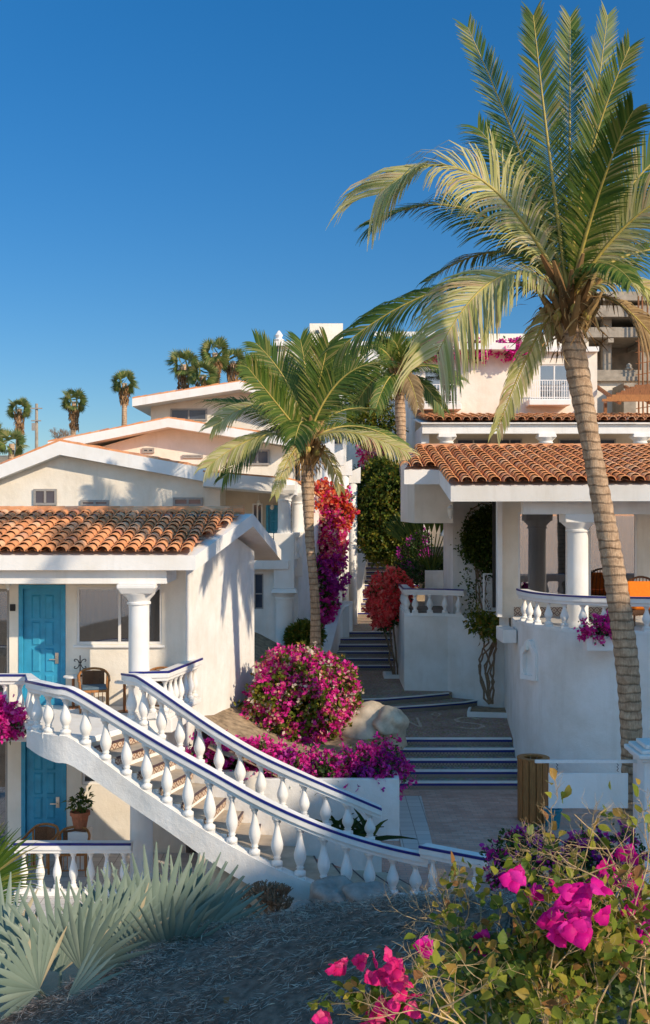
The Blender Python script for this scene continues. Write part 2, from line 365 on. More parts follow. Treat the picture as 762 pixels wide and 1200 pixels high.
def ovate(name, pos, dirs, L, mat, parent):
    n = len(pos); D = unit(dirs); N0 = unit(RNG.normal(size=(n, 3)) + np.array([.3, -.5, .9])); S = unit(np.cross(D, N0)); N = np.cross(S, D); L = L * RNG.uniform(.55, 1.2, n)[:, None]
    prof = [(0, .03), (.18, .26), (.42, .36), (.68, .25), (.88, .09), (1.0, .005)]; cup = RNG.uniform(.1, .5, n)[:, None]; curl = RNG.uniform(-.1, .45, n)[:, None]; V = []
    for f, w_ in prof:
        c = pos + D * L * f - N * L * curl * f * f
        V += [c + S * L * w_ + N * L * w_ * cup, c, c - S * L * w_ + N * L * w_ * cup]
    V = np.stack(V, 1).reshape(-1, 3); o = (np.arange(n) * 18)[:, None, None]
    q = np.array([[3*i, 3*i+1, 3*i+4, 3*i+3] for i in range(5)] + [[3*i+1, 3*i+2, 3*i+5, 3*i+4] for i in range(5)])[None]
    return npmesh(name, V, (o + q).reshape(-1, 4), mat, parent, smooth=True)
# ------------------------------------------------------------------ building helpers
def windowed_wall(mb, x0, x1, z0, z1, y, th, opens):
    xs = sorted(set([x0, x1] + [v for o in opens for v in o[:2]])); zs = sorted(set([z0, z1] + [v for o in opens for v in o[2:]]))
    def hole(a, b): return any(o[0] < a < o[1] and o[2] < b < o[3] for o in opens)
    for i in range(len(xs) - 1):
        for j in range(len(zs) - 1):
            if hole((xs[i] + xs[i+1]) / 2, (zs[j] + zs[j+1]) / 2): continue
            a, b, c, d = xs[i], xs[i+1], zs[j], zs[j+1]
            mb.add([(a,y,c),(b,y,c),(b,y,d),(a,y,d)], [(0,1,2,3)]); mb.add([(a,y+th,c),(b,y+th,c),(b,y+th,d),(a,y+th,d)], [(3,2,1,0)])
    for a, b, c, d in opens + [(x0, x1, z0, z1)]:
        mb.add([(a,y,c),(a,y+th,c),(a,y+th,d),(a,y,d)], [(0,1,2,3)]); mb.add([(b,y,c),(b,y+th,c),(b,y+th,d),(b,y,d)], [(3,2,1,0)])
        mb.add([(a,y,c),(b,y,c),(b,y+th,c),(a,y+th,c)], [(0,1,2,3)]); mb.add([(a,y,d),(b,y,d),(b,y+th,d),(a,y+th,d)], [(3,2,1,0)])
def window(par, x0, x1, z0, z1, y, n=2, fr=None, glass=None, fw=.05, curtain=False, name='window', hbar=None):
    fr = fr or FRAMEW; glass = glass or GLASSD; m = MB()
    m.box(x0, x0+fw, y, y+.06, z0, z1); m.box(x1-fw, x1, y, y+.06, z0, z1); m.box(x0+fw, x1-fw, y, y+.06, z1-fw, z1); m.box(x0+fw, x1-fw, y, y+.06, z0, z0+fw)
    for i in range(1, n):
        xc = x0 + (x1 - x0) * i / n; m.box(xc-fw/2, xc+fw/2, y-.01, y+.05, z0+fw, z1-fw)
    if hbar: m.box(x0+fw, x1-fw, y+.005, y+.045, hbar-fw/2, hbar+fw/2)
    wn = m.build(name, fr, par)
    for i in range(n):
        a = x0 + fw*.6 + (x1 - x0 - fw) * i / n; b = x0 + fw*.4 + (x1 - x0 - fw) * (i + 1) / n
        MB().box(a, b, y+.025, y+.035, z0+fw*.8, z1-fw*.8).build('pane', glass, wn)
    if curtain:
        k = int((x1 - x0) / .035); c = MB(); vs = []
        for i in range(k + 1):
            x = x0 + (x1 - x0) * i / k; yy = y + .22 + .035 * math.sin(i * 1.25) + .015 * math.sin(i * .53)
            vs += [(x, yy, z0 + .02), (x, yy, z1 - .02)]
        c.add(vs, [(2*i, 2*i+2, 2*i+3, 2*i+1) for i in range(k)]); c.build('curtain', CURT, par, smooth=True)
    return wn
def door(par, x0, x1, z0, z1, y, mat, rows=4, handle=True):
    fw = .09; f = MB(); f.box(x0, x0+fw, y-.02, y+.14, z0, z1); f.box(x1-fw, x1, y-.02, y+.14, z0, z1); f.box(x0+fw, x1-fw, y-.02, y+.14, z1-fw, z1)
    f.build('door_frame', mat, par, bevel=.008)
    a, b, t = x0+fw+.005, x1-fw-.005, z1-fw-.005
    d = MB(); d.box(a, b, y+.06, y+.10, z0, t)
    W = b - a; st = W * .2; g = .05; pw = (W - 2*st - g*1.6) / 2; hs = [.38, .42, .30, .14][:rows]; H = t - z0 - .25; tot = sum(hs) + .0
    zz = t - .12
    for r in range(rows):
        h = (H - g * (rows - 1)) / rows
        for c in range(2):
            xa = a + st + c * (pw + g * 1.6); m2 = d
            zb = zz - h
            m2.add([(xa, y+.0595, zb), (xa+pw, y+.0595, zb), (xa+pw, y+.0595, zz), (xa, y+.0595, zz),
                    (xa+.035, y+.035, zb+.035), (xa+pw-.035, y+.035, zb+.035), (xa+pw-.035, y+.035, zz-.035), (xa+.035, y+.035, zz-.035)],
                   [(0,1,5,4), (1,2,6,5), (2,3,7,6), (3,0,4,7), (4,5,6,7)])
        zz -= h + g
    # stiles and rails standing proud, so the panels sit in recesses
    dd = d.build('door', mat, par)
    if handle:
        h = MB(); h.box(b-.13, b-.06, y+.035, y+.06, z0+.86, z0+1.08); h.tube([(b-.095, y+.05, z0+.95), (b-.095, y-.0, z0+.95), (b-.24, y-.0, z0+.95)], .012, 8)
        h.build('handle', BRASS, dd, smooth=False)
    return dd
BAL = [(.075,0),(.075,.06),(.045,.075),(.04,.10),(.055,.115),(.04,.13),(.055,.17),(.078,.24),(.082,.30),(.066,.38),(.045,.46),(.032,.53),(.032,.58),(.05,.60),(.05,.63),(.07,.64),(.07,.70)]
def baluster(mb, p, h, n=12, wd=1.0, low=False):
    s = h / .70
    wd *= random.uniform(.965, 1.035); prof = [(r * wd, z * s) for r, z in BAL]
    p = (p[0] + random.uniform(-.006, .006), p[1] + random.uniform(-.006, .006), p[2])
    if low: prof = prof[::2] + [prof[-1]]
    mb.lathe(prof, p, n)
def lerp_path(path, cum, d):
    for i in range(len(cum) - 1):
        if d <= cum[i+1] + 1e-9:
            t = (d - cum[i]) / max(1e-9, cum[i+1] - cum[i]); return path[i].lerp(path[i+1], t)
    return path[-1].copy()
def balustrade(name, base, top, label, spacing=.30, rail_w=.26, rail_h=.13, blue=-1, mat=None, group='white balustrades', cat='balustrade', n=12, plinth=.08, wd=1.0, offset=.5, sides='out', curb=True):
    """base, top: lists of 3D points (same plan), blue: side (+1 right, -1 left of travel) of the tile line"""
    mat = mat or SMOOTHW; base = [Vector(b) for b in base]; top = [Vector(b) for b in top]
    cum = [0]
    for i in range(1, len(base)): cum.append(cum[-1] + (Vector((base[i].x - base[i-1].x, base[i].y - base[i-1].y, 0))).length)
    T = thing(name, base[0], label, cat, group)
    MB().sweep(top, rail_w, rail_h, -rail_h).build('handrail', mat, T, bevel=.012)
    MB().sweep([p for p in top], rail_w * .72, rail_h * .55, -rail_h * 1.5 - .003).build('rail_moulding', mat, T, bevel=.01)
    if blue:
        MB().sweep(top, .035, .04, -.026, blue * (rail_w / 2 - .008)).build('tile_trim', BLUETILE, T)
    if curb: MB().sweep(base, rail_w * .8, plinth, 0).build('base_curb', mat, T, bevel=.01)
    k = max(2, int(cum[-1] / spacing)); rh = rail_h * 1.5
    for i in range(k):
        d = cum[-1] * (i + offset) / k; b = lerp_path(base, cum, d); t = lerp_path(top, cum, d)
        z0 = b.z + (plinth * .9 if curb else 0) ; z1 = t.z - rh + .03
        m = MB(); 
        if n >= 10: m.box(b.x-.085, b.x+.085, b.y-.085, b.y+.085, z0 - .05, z0 + .05); z0 += .05
        baluster(m, (b.x, b.y, z0), z1 - z0, n, wd); _sm(m, mat, T, n >= 10)
    return T
def _sm(m, mat, T, plinthed=True):
    ob = m.build('baluster', mat, T); k = 6 if plinthed else 0
    pl = ob.data.polygons; pl.foreach_set('use_smooth', [(len(p.vertices) == 4 and p.index >= k) for p in pl]); return ob
def column(par, x, y, z0, z1, r, cap_h=.35, cap_w=None, mat=None, square=None):
    mat = mat or WHITE; m = MB(); cw = cap_w or r * 1.9; zc = z1 - cap_h
    prof = [(r*1.12, 0), (r*1.12, .06), (r*1.02, .1), (r, .16), (r*.97, zc - z0 - .08), (r*1.12, zc - z0 - .07), (r*1.12, zc - z0 - .03), (r, zc - z0 - .02), (r*1.1, zc-z0+.03), (r*1.5, zc - z0 + .12), (r*1.55, zc - z0+.14)]
    m.lathe(prof, (x, y, z0), 24); c = m.build('column', mat, par, smooth=True)
    es = c.modifiers.new('split', 'EDGE_SPLIT'); es.split_angle = R(35)
    q = MB(); a = r * 1.45; b = cw; zz = zc + .138
    q.add([(x-a,y-a,zz),(x+a,y-a,zz),(x+a,y+a,zz),(x-a,y+a,zz),(x-b,y-b,zz+.12),(x+b,y-b,zz+.12),(x+b,y+b,zz+.12),(x-b,y+b,zz+.12),(x-b,y-b,z1),(x+b,y-b,z1),(x+b,y+b,z1),(x-b,y+b,z1)],
          [(3,2,1,0),(0,1,5,4),(1,2,6,5),(2,3,7,6),(3,0,4,7),(4,5,9,8),(5,6,10,9),(6,7,11,10),(7,4,8,11),(8,9,10,11)])
    q.build('capital', mat, c, bevel=.02); return c
def tile_field(par, origin, u, v, width_fn, n_rows, colw=.24, row=.38, name='roof_tiles', rad=.105, low=False, left=0.0):
    """barrel tiles: origin eave left corner, u along the eave, v up the slope; width_fn(t)->(start,end) along u"""
    u = Vector(u).normalized(); v = Vector(v).normalized(); nrm = u.cross(v).normalized()
    if nrm.z < 0: nrm = -nrm
    o = Vector(origin); V = []; Fa = []; seg = 4 if low else 6
    for r in range(n_rows):
        a, b = width_fn(r * row)
        k0 = int(math.ceil(a / colw)); k1 = int(b / colw)
        for k in range(k0, k1 + 1):
            for kind in (0, 1):
                c = (k + (.5 if kind else 0)) * colw
                if c > b: continue
                base = len(V); j = random.uniform(-.012, .012); j2 = random.uniform(-.01, .01); lift = random.uniform(0, .012)
                L = row * 1.18
                for e in (0, 1):
                    rr = rad * ((1.0 if e == 0 else .82) if kind == 0 else (.82 if e == 0 else 1.0))
                    hh = (.042 + lift if e == 0 else .012) if kind == 0 else (.045 if e == 0 else .01)
                    ctr = o + u * (c + (j if e == 0 else j2)) + v * (r * row + e * L) + nrm * hh
                    for s_ in range(seg + 1):
                        an = math.pi * s_ / seg
                        y_ = math.sin(an) * rr * .95 if kind == 0 else -math.sin(an) * rr * .30 + .035
                        V.append(ctr + u * math.cos(an) * rr + nrm * y_)
                    if kind == 0:
                        for s_ in range(seg + 1):
                            an = math.pi * s_ / seg; V.append(ctr + u * math.cos(an) * (rr - .016) + nrm * (math.sin(an) * (rr - .016) * .95))
                w_ = (seg + 1) * (2 if kind == 0 else 1)
                for s_ in range(seg):
                    Fa.append((base+s_, base+s_+1, base+w_+s_+1, base+w_+s_))
                    if kind == 0:
                        q = base + seg + 1
                        Fa.append((q+s_, q+s_+1, base+s_+1, base+s_))
    V = np.array([list(p) for p in V]); ob = npmesh(name, V, np.array(Fa), TILE, par, smooth=False)
    return ob
# ------------------------------------------------------------------ terrain and ground
YP = [(-400,-14),(-70,-8),(-30,-4),(-5,-1.2),(10,-.66),(23.5,-.64),(25.4,-.5),(27,.3),(31,.6),(33,.9),(37,1.0),(40,1.8),(45,1.9),(50,4.2),(60,7.6),(80,10.4),(120,12.8),(300,15),(1500,16)]
def gz(x, y):
    for (a, za), (b, zb) in zip(YP, YP[1:]):
        if y <= b: t = max(0, (y - a) / (b - a)); return za + (zb - za) * t
    return YP[-1][1]
xs = list(np.r_[-900, -400, -150, -70, np.linspace(-40, 40, 41), 70, 150, 400, 900]); ys = list(np.r_[-400, -150, -70, -30, -15, np.linspace(-6, 90, 97), 110, 150, 300, 700, 1500])
m = MB(); m.add([(x, y, gz(x, y) + (.0 if abs(x) < 12 and y < 50 else .25 * math.sin(x * .37 + y * .21) - .25)) for y in ys for x in xs],
      [(j*len(xs)+i, j*len(xs)+i+1, (j+1)*len(xs)+i+1, (j+1)*len(xs)+i) for j in range(len(ys)-1) for i in range(len(xs)-1)])
tag(m.build('terrain', GROUND, smooth=True), kind='structure')
m = MB(); m.add([(-4000,-5000,-9),(4000,-5000,-9),(4000,-75,-9),(-4000,-75,-9)], [(0,1,2,3)]); tag(m.build('sea', SEA), kind='structure')
m = MB(); m.prism([(-.2,14),(12.5,14),(12.5,25.62),(1.3,25.62),(1.3,22.2),(-.2,22.2)], -.55, 0.0); tag(m.build('patio', BRICK), kind='structure')
m = MB(); m.prism([(-9.5,17.5),(-.22,17.5),(-.22,22.0),(-.9,22.78),(-9.5,22.78)], -.75, -.60); tag(m.build('lower_patio', WTILE), kind='structure')
a = P(462, 990, 21.4)
m = MB(); m.prism([(1.46,20.2),(2.03,20.2),(2.16,24.9),(1.46,24.9)], .0, .03); tag(m.build('tile_path', WTILE), kind='structure')
# garden bed behind the white planter
def bz(x, y): return 1.08 + max(0, (y - 22.2)) * .06 + max(0, -x - .6) * .42 + max(0, y - 28) * .08
m = MB(); nx, ny = 14, 22; X0, X1, Y0, Y1 = -2.9, 1.35, 21.72, 33.2
vs = []
for j in range(ny + 1):
    y = Y0 + (Y1 - Y0) * j / ny; xr = 1.35 if y < 27.4 else .62
    xl = -2.3 if y < 22.8 else (-2.84 + (y - 22.8) * .265 if y < 27.2 else -2.6)
    for i in range(nx + 1):
        x = xl + (xr - xl) * i / nx; vs.append((x, y, bz(x, y) + .03 * math.sin(x * 5 + y * 3)))
m.add(vs, [(j*(nx+1)+i, j*(nx+1)+i+1, (j+1)*(nx+1)+i+1, (j+1)*(nx+1)+i) for j in range(ny) for i in range(nx)])
k = len(m.v)
tag(m.build('garden_bed', SOIL, smooth=True), kind='structure')
# landings of the central stairway
m = MB(); m.prism([(.62,27.42),(5.3,27.42),(5.6,33.5),(.62,33.5)], 0, .8); tag(m.build('lower_landing', PEBBLE), kind='structure')
m = MB(); m.prism([(-.1,31.9),(.5,31.75),(3.7,32.35),(3.7,37.2),(-.1,37.2)], .6, 1.14); tag(m.build('middle_landing', PEBBLE), kind='structure')
m = MB(); m.prism([(-.6,39.35),(3.6,39.35),(3.6,45.2),(-.6,45.2)], .6, 2.16); tag(m.build('upper_landing', PEBBLE), kind='structure')
# pebble letters set into the lower landing
m = MB()
def ribbon(pts, wd, z):
    pts = [Vector((p[0], p[1], z)) for p in pts]
    vs = []
    for i, p in enumerate(pts):
        t = (pts[min(i+1, len(pts)-1)] - pts[max(i-1, 0)]).normalized(); sdv = Vector((t.y, -t.x, 0)); vs += [p + sdv * wd / 2, p - sdv * wd / 2]
    m.add(vs, [(2*i, 2*i+2, 2*i+3, 2*i+1) for i in range(len(pts) - 1)])
S = [(1,.85),(.8,1),(.3,1),(0,.82),(.08,.6),(.5,.5),(.92,.38),(1,.17),(.7,0),(.2,0),(0,.14)]
ribbon([(3.52 + .62 * x, 28.7 + 1.5 * y) for x, y in S], .12, .804)
ribbon([(2.05, 28.8), (2.05, 30.2)], .07, .804); ribbon([(2.05, 30.2), (2.5, 28.8)], .07, .8075); ribbon([(2.5, 28.8), (2.5, 30.2)], .07, .8105)
ribbon([(2.95, 30.7), (3.08, 31.0), (3.2, 30.7), (3.08, 30.4), (2.95, 30.7)], .06, .804)
tag(m.build('pebble_letters', PEBBLEW), kind='structure')

def tiled_steps(name, label, rows, x0, x1, riser, tread, y0, z0, ramp_x=0.0, grp='tiled steps of the central stairway', back=None, nd=.048):
    """rows risers; front edge of step i at y0+i*tread"""
    T = thing(name, (x0, y0, z0), label, 'steps', grp)
    for i in range(rows):
        ya = y0 + i * tread; yb = (y0 + rows * tread if back is None else back); za = z0 + i * riser; zt = za + riser
        xa = x0 + ramp_x * i; xb = x1 + ramp_x * i
        s = MB(); s.box(xa, xb, ya + .02, yb if i == rows - 1 else ya + tread + .05, za - .05, zt - .03)
        st = s.build('step', STONETREAD, T)
        MB().box(xa, xb, ya + nd + .002, (yb if i == rows-1 else ya + tread + .022), zt - .029, zt - .002).build('tread', STONETREAD, st)
        MB().box(xa, xb, ya - .012, ya + nd, zt - .022, zt + .002).build('nosing', SMOOTHW, st, bevel=.006)
        MB().box(xa, xb, ya + .004, ya + .018, zt - .078, zt - .0225).build('blue_tile_strip', BLUETILE, st)
        MB().box(xa, xb, ya + .008, ya + .0185, za + .0, zt - .079).build('riser_tile', PATC, st)
    return T
tiled_steps('stone_steps', 'wide flight of five tiled steps with white nosings beside the wooden bin', 5, 1.62, 4.62, .16, .45, 25.6, 0, nd=.17)
T = tiled_steps('stone_steps', 'six blue-lined tiled steps behind the trunk of the red bush', 6, .10, 2.9, .17, .5, 36.8, 1.14)
T = tiled_steps('stone_steps', 'topmost narrow flight of many tiled steps climbing under the green tree', 14, 1.05, 3.6, .17, .30, 45.0, 2.16, .06)
# two curved steps
T = thing('curved_steps', (.6, 31, .8), 'two skewed tiled steps rising across the pebble landing behind the boulder', 'steps', 'tiled steps of the central stairway')
for i, (pl, zt) in enumerate((([(.75,30.6),(1.6,30.8),(3.0,31.3),(4.0,31.75),(4.55,32.2)], .97), ([(.7,31.15),(1.7,31.35),(2.7,31.8),(3.6,32.3)], 1.14))):
    s = MB(); back = [(x, 33.0) for x, y in reversed(pl)]; poly = [(x, y) for x, y in pl] + back
    s.prism([(x, y + .03) for x, y in pl] + [(pl[-1][0], 33.4), (pl[0][0], 33.4)], zt - .17, zt - .004 ); st = s.build('step', STONETREAD, T)
    path = [Vector((x, y, zt)) for x, y in pl]
    MB().sweep(path, .07, .03, -.028).build('nosing', SMOOTHW, st, bevel=.005)
    MB().sweep([p + Vector((0, .004, 0)) for p in path], .03, .046, -.075).build('blue_tile_strip', BLUETILE, st)
    MB().sweep([p + Vector((0, .012, 0)) for p in path], .03, .095, -.17).build('riser_tile', PATC, st)

# ------------------------------------------------------------------ left house
LX0 = -9.0
LH = thing('villa', (-4, 23, 0), 'white villa with terracotta gable roof and blue doors at the left', 'house')
UF = 2.42                                             # upper floor level
du0, du1 = PX(22, 22.8), PX(77, 22.8)
wx0, wx1 = PX(90, 22.8), PX(190, 22.8); wz0, wz1 = PZ(755, 22.8), PZ(688, 22.8)
lw0, lw1 = PX(96, 22.8), PX(150, 22.8)
opens = [(du0, du1, UF, PZ(685, 22.8)), (wx0, wx1, wz0, wz1), (PX(-60, 22.8), PX(11, 22.8), UF + .05, PZ(690, 22.8)),
         (PX(25, 22.8), PX(78, 22.8), -.55, 1.75), (PX(-60, 22.8), PX(9, 22.8), -.55, 1.75), (lw0, lw1, .25 + .55, 1.7)]
m = MB(); windowed_wall(m, LX0, -2.86, -.8, 5.72, 22.8, .25, opens); m.build('front_wall', BEIGE if False else CREAM, LH)
gzr = 5.55
m = MB()   # oblique gable wall
A_, B_, C_ = Vector((-2.86, 22.8, 0)), Vector((-2.22, 25.1, 0)), Vector((-1.72, 27.0, 0)); nn = Vector((-.2, .05, 0))
poly = [(A_, -.8, 5.62), (B_, -.8, 5.98), (C_, -.8, 5.45)]
vs = []; 
for p, z0, z1 in poly: vs += [(p.x, p.y, z0), (p.x, p.y, z1), (p.x - .24, p.y + (.26 if p is A_ else .03), z0), (p.x - .24, p.y + (.26 if p is A_ else .03), z1)]
m.add(vs, [(0,4,5,1),(4,8,9,5),(2,3,7,6),(6,7,11,10),(0,1,3,2),(8,10,11,9),(1,5,7,3),(5,9,11,7)]); m.build('side_wall', WHITE, LH)
m = MB(); m.box(LX0, -1.96, 26.8, 27.05, -.8, 5.5); m.build('rear_wall', WHITE, LH)
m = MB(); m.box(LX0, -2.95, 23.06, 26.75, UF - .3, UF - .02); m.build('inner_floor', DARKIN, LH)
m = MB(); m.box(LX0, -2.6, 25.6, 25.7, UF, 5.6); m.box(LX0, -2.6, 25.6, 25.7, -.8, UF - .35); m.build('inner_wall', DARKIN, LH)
# front slab / balcony slab and stair-head platform
sl = [(LX0, 20.55), (-5.35, 20.55), (-5.22, 20.1), (-4.9, 19.55), (-4.5, 19.35), (-4.2, 19.45), (-3.55, 20.8), (-3.42, 21.35), (-2.95, 21.4), (-2.72, 22.75), (LX0, 22.75)]
m = MB(); m.prism(sl, UF - .28, UF); m.build('balcony_slab', SMOOTHW, LH, bevel=.02)
# roof: white slab with rake following the oblique gable
e0, r0, b0 = (-2.47, 21.15), (-1.62, 25.0), (-1.14, 28.9)
ze, zr, zb = 5.57, 6.36, 5.42
def roofslab(mb, lx, th):
    vs = [(lx, e0[1], ze), (*e0, ze), (*r0, zr), (lx, r0[1], zr), (*b0, zb), (lx, b0[1], zb)]
    vs += [(x, y, z - th) for x, y, z in vs]
    mb.add(vs, [(0,1,2,3),(3,2,4,5),(9,8,7,6),(11,10,8,9),(0,6,7,1),(1,7,8,2),(2,8,10,4),(4,10,11,5),(3,9,6,0),(5,11,9,3)])
m = MB(); roofslab(m, LX0, .28); rf = m.build('roof', SMOOTHW, LH)
vv = Vector((0, r0[1] - e0[1], zr - ze)); Ls = vv.length; vv.normalize()
def wf(t): f = t / Ls; return (.0, (e0[0] + (r0[0] - e0[0]) * f) - LX0 - .13)
tile_field(rf, (LX0, e0[1] - .06, ze + .035), (1, 0, 0), vv, wf, int(Ls / .345), colw=.265, row=.34, rad=.116)
vb = Vector((0, b0[1] - r0[1], zb - zr)); 
m = MB(); 
for k in range(24): # ridge caps
    x = LX0 + .31 * k;  
    if x < -1.95: m.tube([(x, 25.0, zr + .05), (x + .36, 25.0, zr + .075)], [.12, .105], 8)
m.build('ridge_tiles', TILE, rf)
m = MB(); m.box(LX0, -3.05, 21.35, 21.65, 5.02, 5.27); m.box(-3.35, -3.05, 21.65, 22.78, 5.02, 5.27); m.build('porch_beam', SMOOTHW, LH)
m = MB(); m.box(LX0, -2.9, 21.3, 22.78, 5.272, 5.31); m.build('porch_ceiling', CREAM, LH)
column(LH, PX(163, 21.5), 21.5, UF, 5.02, .205, .33, .37, SMOOTHW)
column(LH, PX(166, 21.3), 21.3, -.6, UF - .28, .22, .3, .38, SMOOTHW)
door(LH, du0, du1, UF, PZ(685, 22.8), 22.8, BLUEDOOR, 4)
door(LH, PX(25, 22.8), PX(78, 22.8), -.55, 1.75, 22.8, BLUEDOOR, 4)
window(LH, wx0, wx1, wz0, wz1, 22.82, 2, FRAMEW, GLASS, .05, True)
window(LH, PX(-60, 22.8), PX(11, 22.8), UF + .05, PZ(690, 22.8), 22.84, 2, FRAMEG, GLASS, .06, True, 'sliding_window')
window(LH, PX(-60, 22.8), PX(9, 22.8), -.55, 1.75, 22.84, 2, FRAMEG, GLASS, .06, True, 'sliding_window')
window(LH, lw0, lw1, .8, 1.7, 22.84, 2, FRAMEW, GLASS, .05, True)
m = MB(); z = PZ(757, 22.8); m.box(wx0 - .06, wx1 + .06, 22.74, 22.795, z - .03, z + .02); m.build('window_sill', SMOOTHW, LH, bevel=.01)
m = MB(); x = PX(15, 22.79); z = PZ(712, 22.79); m.box(x - .055, x + .055, 22.775, 22.795, z - .07, z + .07); m.build('door_sign', IRON, LH)
m = MB(); x = PX(-30, 22.75); m.box(LX0, -4.55, 22.6, 22.79, 1.82, 2.13); m.build('lintel', SMOOTHW, LH)
def wall_lamp(x, y, z, label, dirx=0, diry=-1):
    T = thing('wall_lamp', (x, y, z), label, 'lamp', 'lanterns on the walls')
    m = MB(); m.box(x-.04, x+.04, y-.0, y+.02, z-.1, z+.1); m.tube([(x, y, z+.06), (x+dirx*.1, y+diry*.1, z+.13), (x+dirx*.16, y+diry*.16, z+.06)], .012, 6); m.build('bracket', WHITEMETAL, T)
    c = (x + dirx*.16, y + diry*.16, z - .2); m = MB(); m.lathe([(.03,0),(.055,.03),(.085,.22),(.06,.25)], c, 8); m.build('lamp_glass', BULB, T)
    m = MB(); m.lathe([(.10,.245),(.07,.29),(.02,.33),(.01,.36)], c, 8); m.lathe([(.01,-.05),(.03,-.02),(.035,.0)], c, 8); m.build('lamp_cap', WHITEMETAL, T)
wall_lamp(PX(12, 22.75), 22.77, PZ(677, 22.75), 'small white lantern on the wall left of the light blue door')

# ------------------------------------------------------------------ curved staircase
FY = [(38,19.9),(52,19.55),(70,19.35),(90,19.25),(150,19.0),(200,18.75),(250,18.55),(300,18.4),(350,18.3),(400,18.3),(450,18.4),(500,18.5)]
FT = {38:797,52:800,70:804,90:809,150:845,200:875,250:903,300:931,350:955,400:975,450:990,500:1001}
FB = {38:856,52:860,70:863,90:868,150:912,200:946,250:978,300:1006,350:1029,400:1046,450:1050,500:1052}
top = [P(x, FT[x], Y) for x, Y in FY]; base = [P(x, FB[x], Y) for x, Y in FY]
def densify(pts, k=4):
    out = []
    for i in range(len(pts) - 1):
        p0 = pts[max(i-1, 0)]; p1 = pts[i]; p2 = pts[i+1]; p3 = pts[min(i+2, len(pts)-1)]
        for j in range(k):
            t = j / k; out.append(.5 * ((2*p1) + (p2-p0)*t + (2*p0-5*p1+4*p2-p3)*t*t + (3*p1-p0-3*p2+p3)*t*t*t))
    out.append(pts[-1]); return out
topF, baseF = densify(top), densify(base)
balustrade('stair_balustrade', baseF, topF, 'front white balustrade with blue tile line curving down the outdoor staircase', .375, .27, .13, 1, SMOOTHW, 'balustrades of the curved staircase', n=14, plinth=.03, wd=1.25, offset=.5, curb=False)
RY = [(150,21.2),(157,20.95),(166,20.8),(185,20.6),(250,20.2),(300,20.0),(350,19.85),(400,19.8),(447,19.8)]
RT = {150:789,157:790,166:792,185:805,250:850,300:880,350:904,400:926,447:946}
RB = {150:845,157:847,166:850,185:866,250:908,300:937,350:960,400:978,447:990}
topR = densify([P(x, RT[x], Y) for x, Y in RY]); baseR = densify([P(x, RB[x], Y) for x, Y in RY])
balustrade('stair_balustrade', baseR, topR, 'rear white balustrade of the outdoor staircase in front of the pink bougainvillea', .375, .27, .13, 1, SMOOTHW, 'balustrades of the curved staircase', n=14, plinth=.03, wd=1.25, curb=False)
ST = thing('staircase', (base[6].x, base[6].y, -.6), 'white curved outdoor staircase climbing to the upper blue door', 'staircase')
# stringer: solid band below the front base line
FL = {38:874,52:884,70:892,90:897,150:938,200:972,250:1008,300:1038,350:1064,400:1080,450:1090,500:1090}
lowF = densify([P(x, FL[x], Y) for x, Y in FY])
m = MB(); vs = []
for i, (b, l) in enumerate(zip(baseF, lowF)):
    q = baseF[min(i+1, len(baseF)-1)] - baseF[max(i-1, 0)]; q.z = 0; q.normalize(); sv = Vector((q.y, -q.x, 0))
    lz = max(l.z, -.66); bzv = b.z + .03
    vs += [b + sv * .11 + Vector((0,0,.03)), b - sv * .12 + Vector((0,0,.03)), Vector((b.x - sv.x*.12, b.y - sv.y*.12, lz)), Vector((b.x + sv.x*.11, b.y + sv.y*.11, lz))]
n = len(baseF); m.add(vs, [(i*4+k, i*4+(k+1)%4, (i+1)*4+(k+1)%4, (i+1)*4+k) for i in range(n-1) for k in range(4)] + [(3,2,1,0), tuple((n-1)*4+k for k in range(4))])
m.build('stringer', WHITE, ST, smooth=False)
m = MB(); vs = []
for i, b in enumerate(baseR):
    q = baseR[min(i+1, len(baseR)-1)] - baseR[max(i-1, 0)]; q.z = 0; q.normalize(); sv = Vector((q.y, -q.x, 0)); lz = max(b.z - .55, -.3)
    vs += [b + sv * .11 + Vector((0,0,.03)), b - sv * .12 + Vector((0,0,.03)), Vector((b.x - sv.x*.12, b.y - sv.y*.12, lz)), Vector((b.x + sv.x*.11, b.y + sv.y*.11, lz))]
n = len(baseR); m.add(vs, [(i*4+k, i*4+(k+1)%4, (i+1)*4+(k+1)%4, (i+1)*4+k) for i in range(n-1) for k in range(4)] + [(3,2,1,0), tuple((n-1)*4+k for k in range(4))])
m.build('stringer', WHITE, ST)
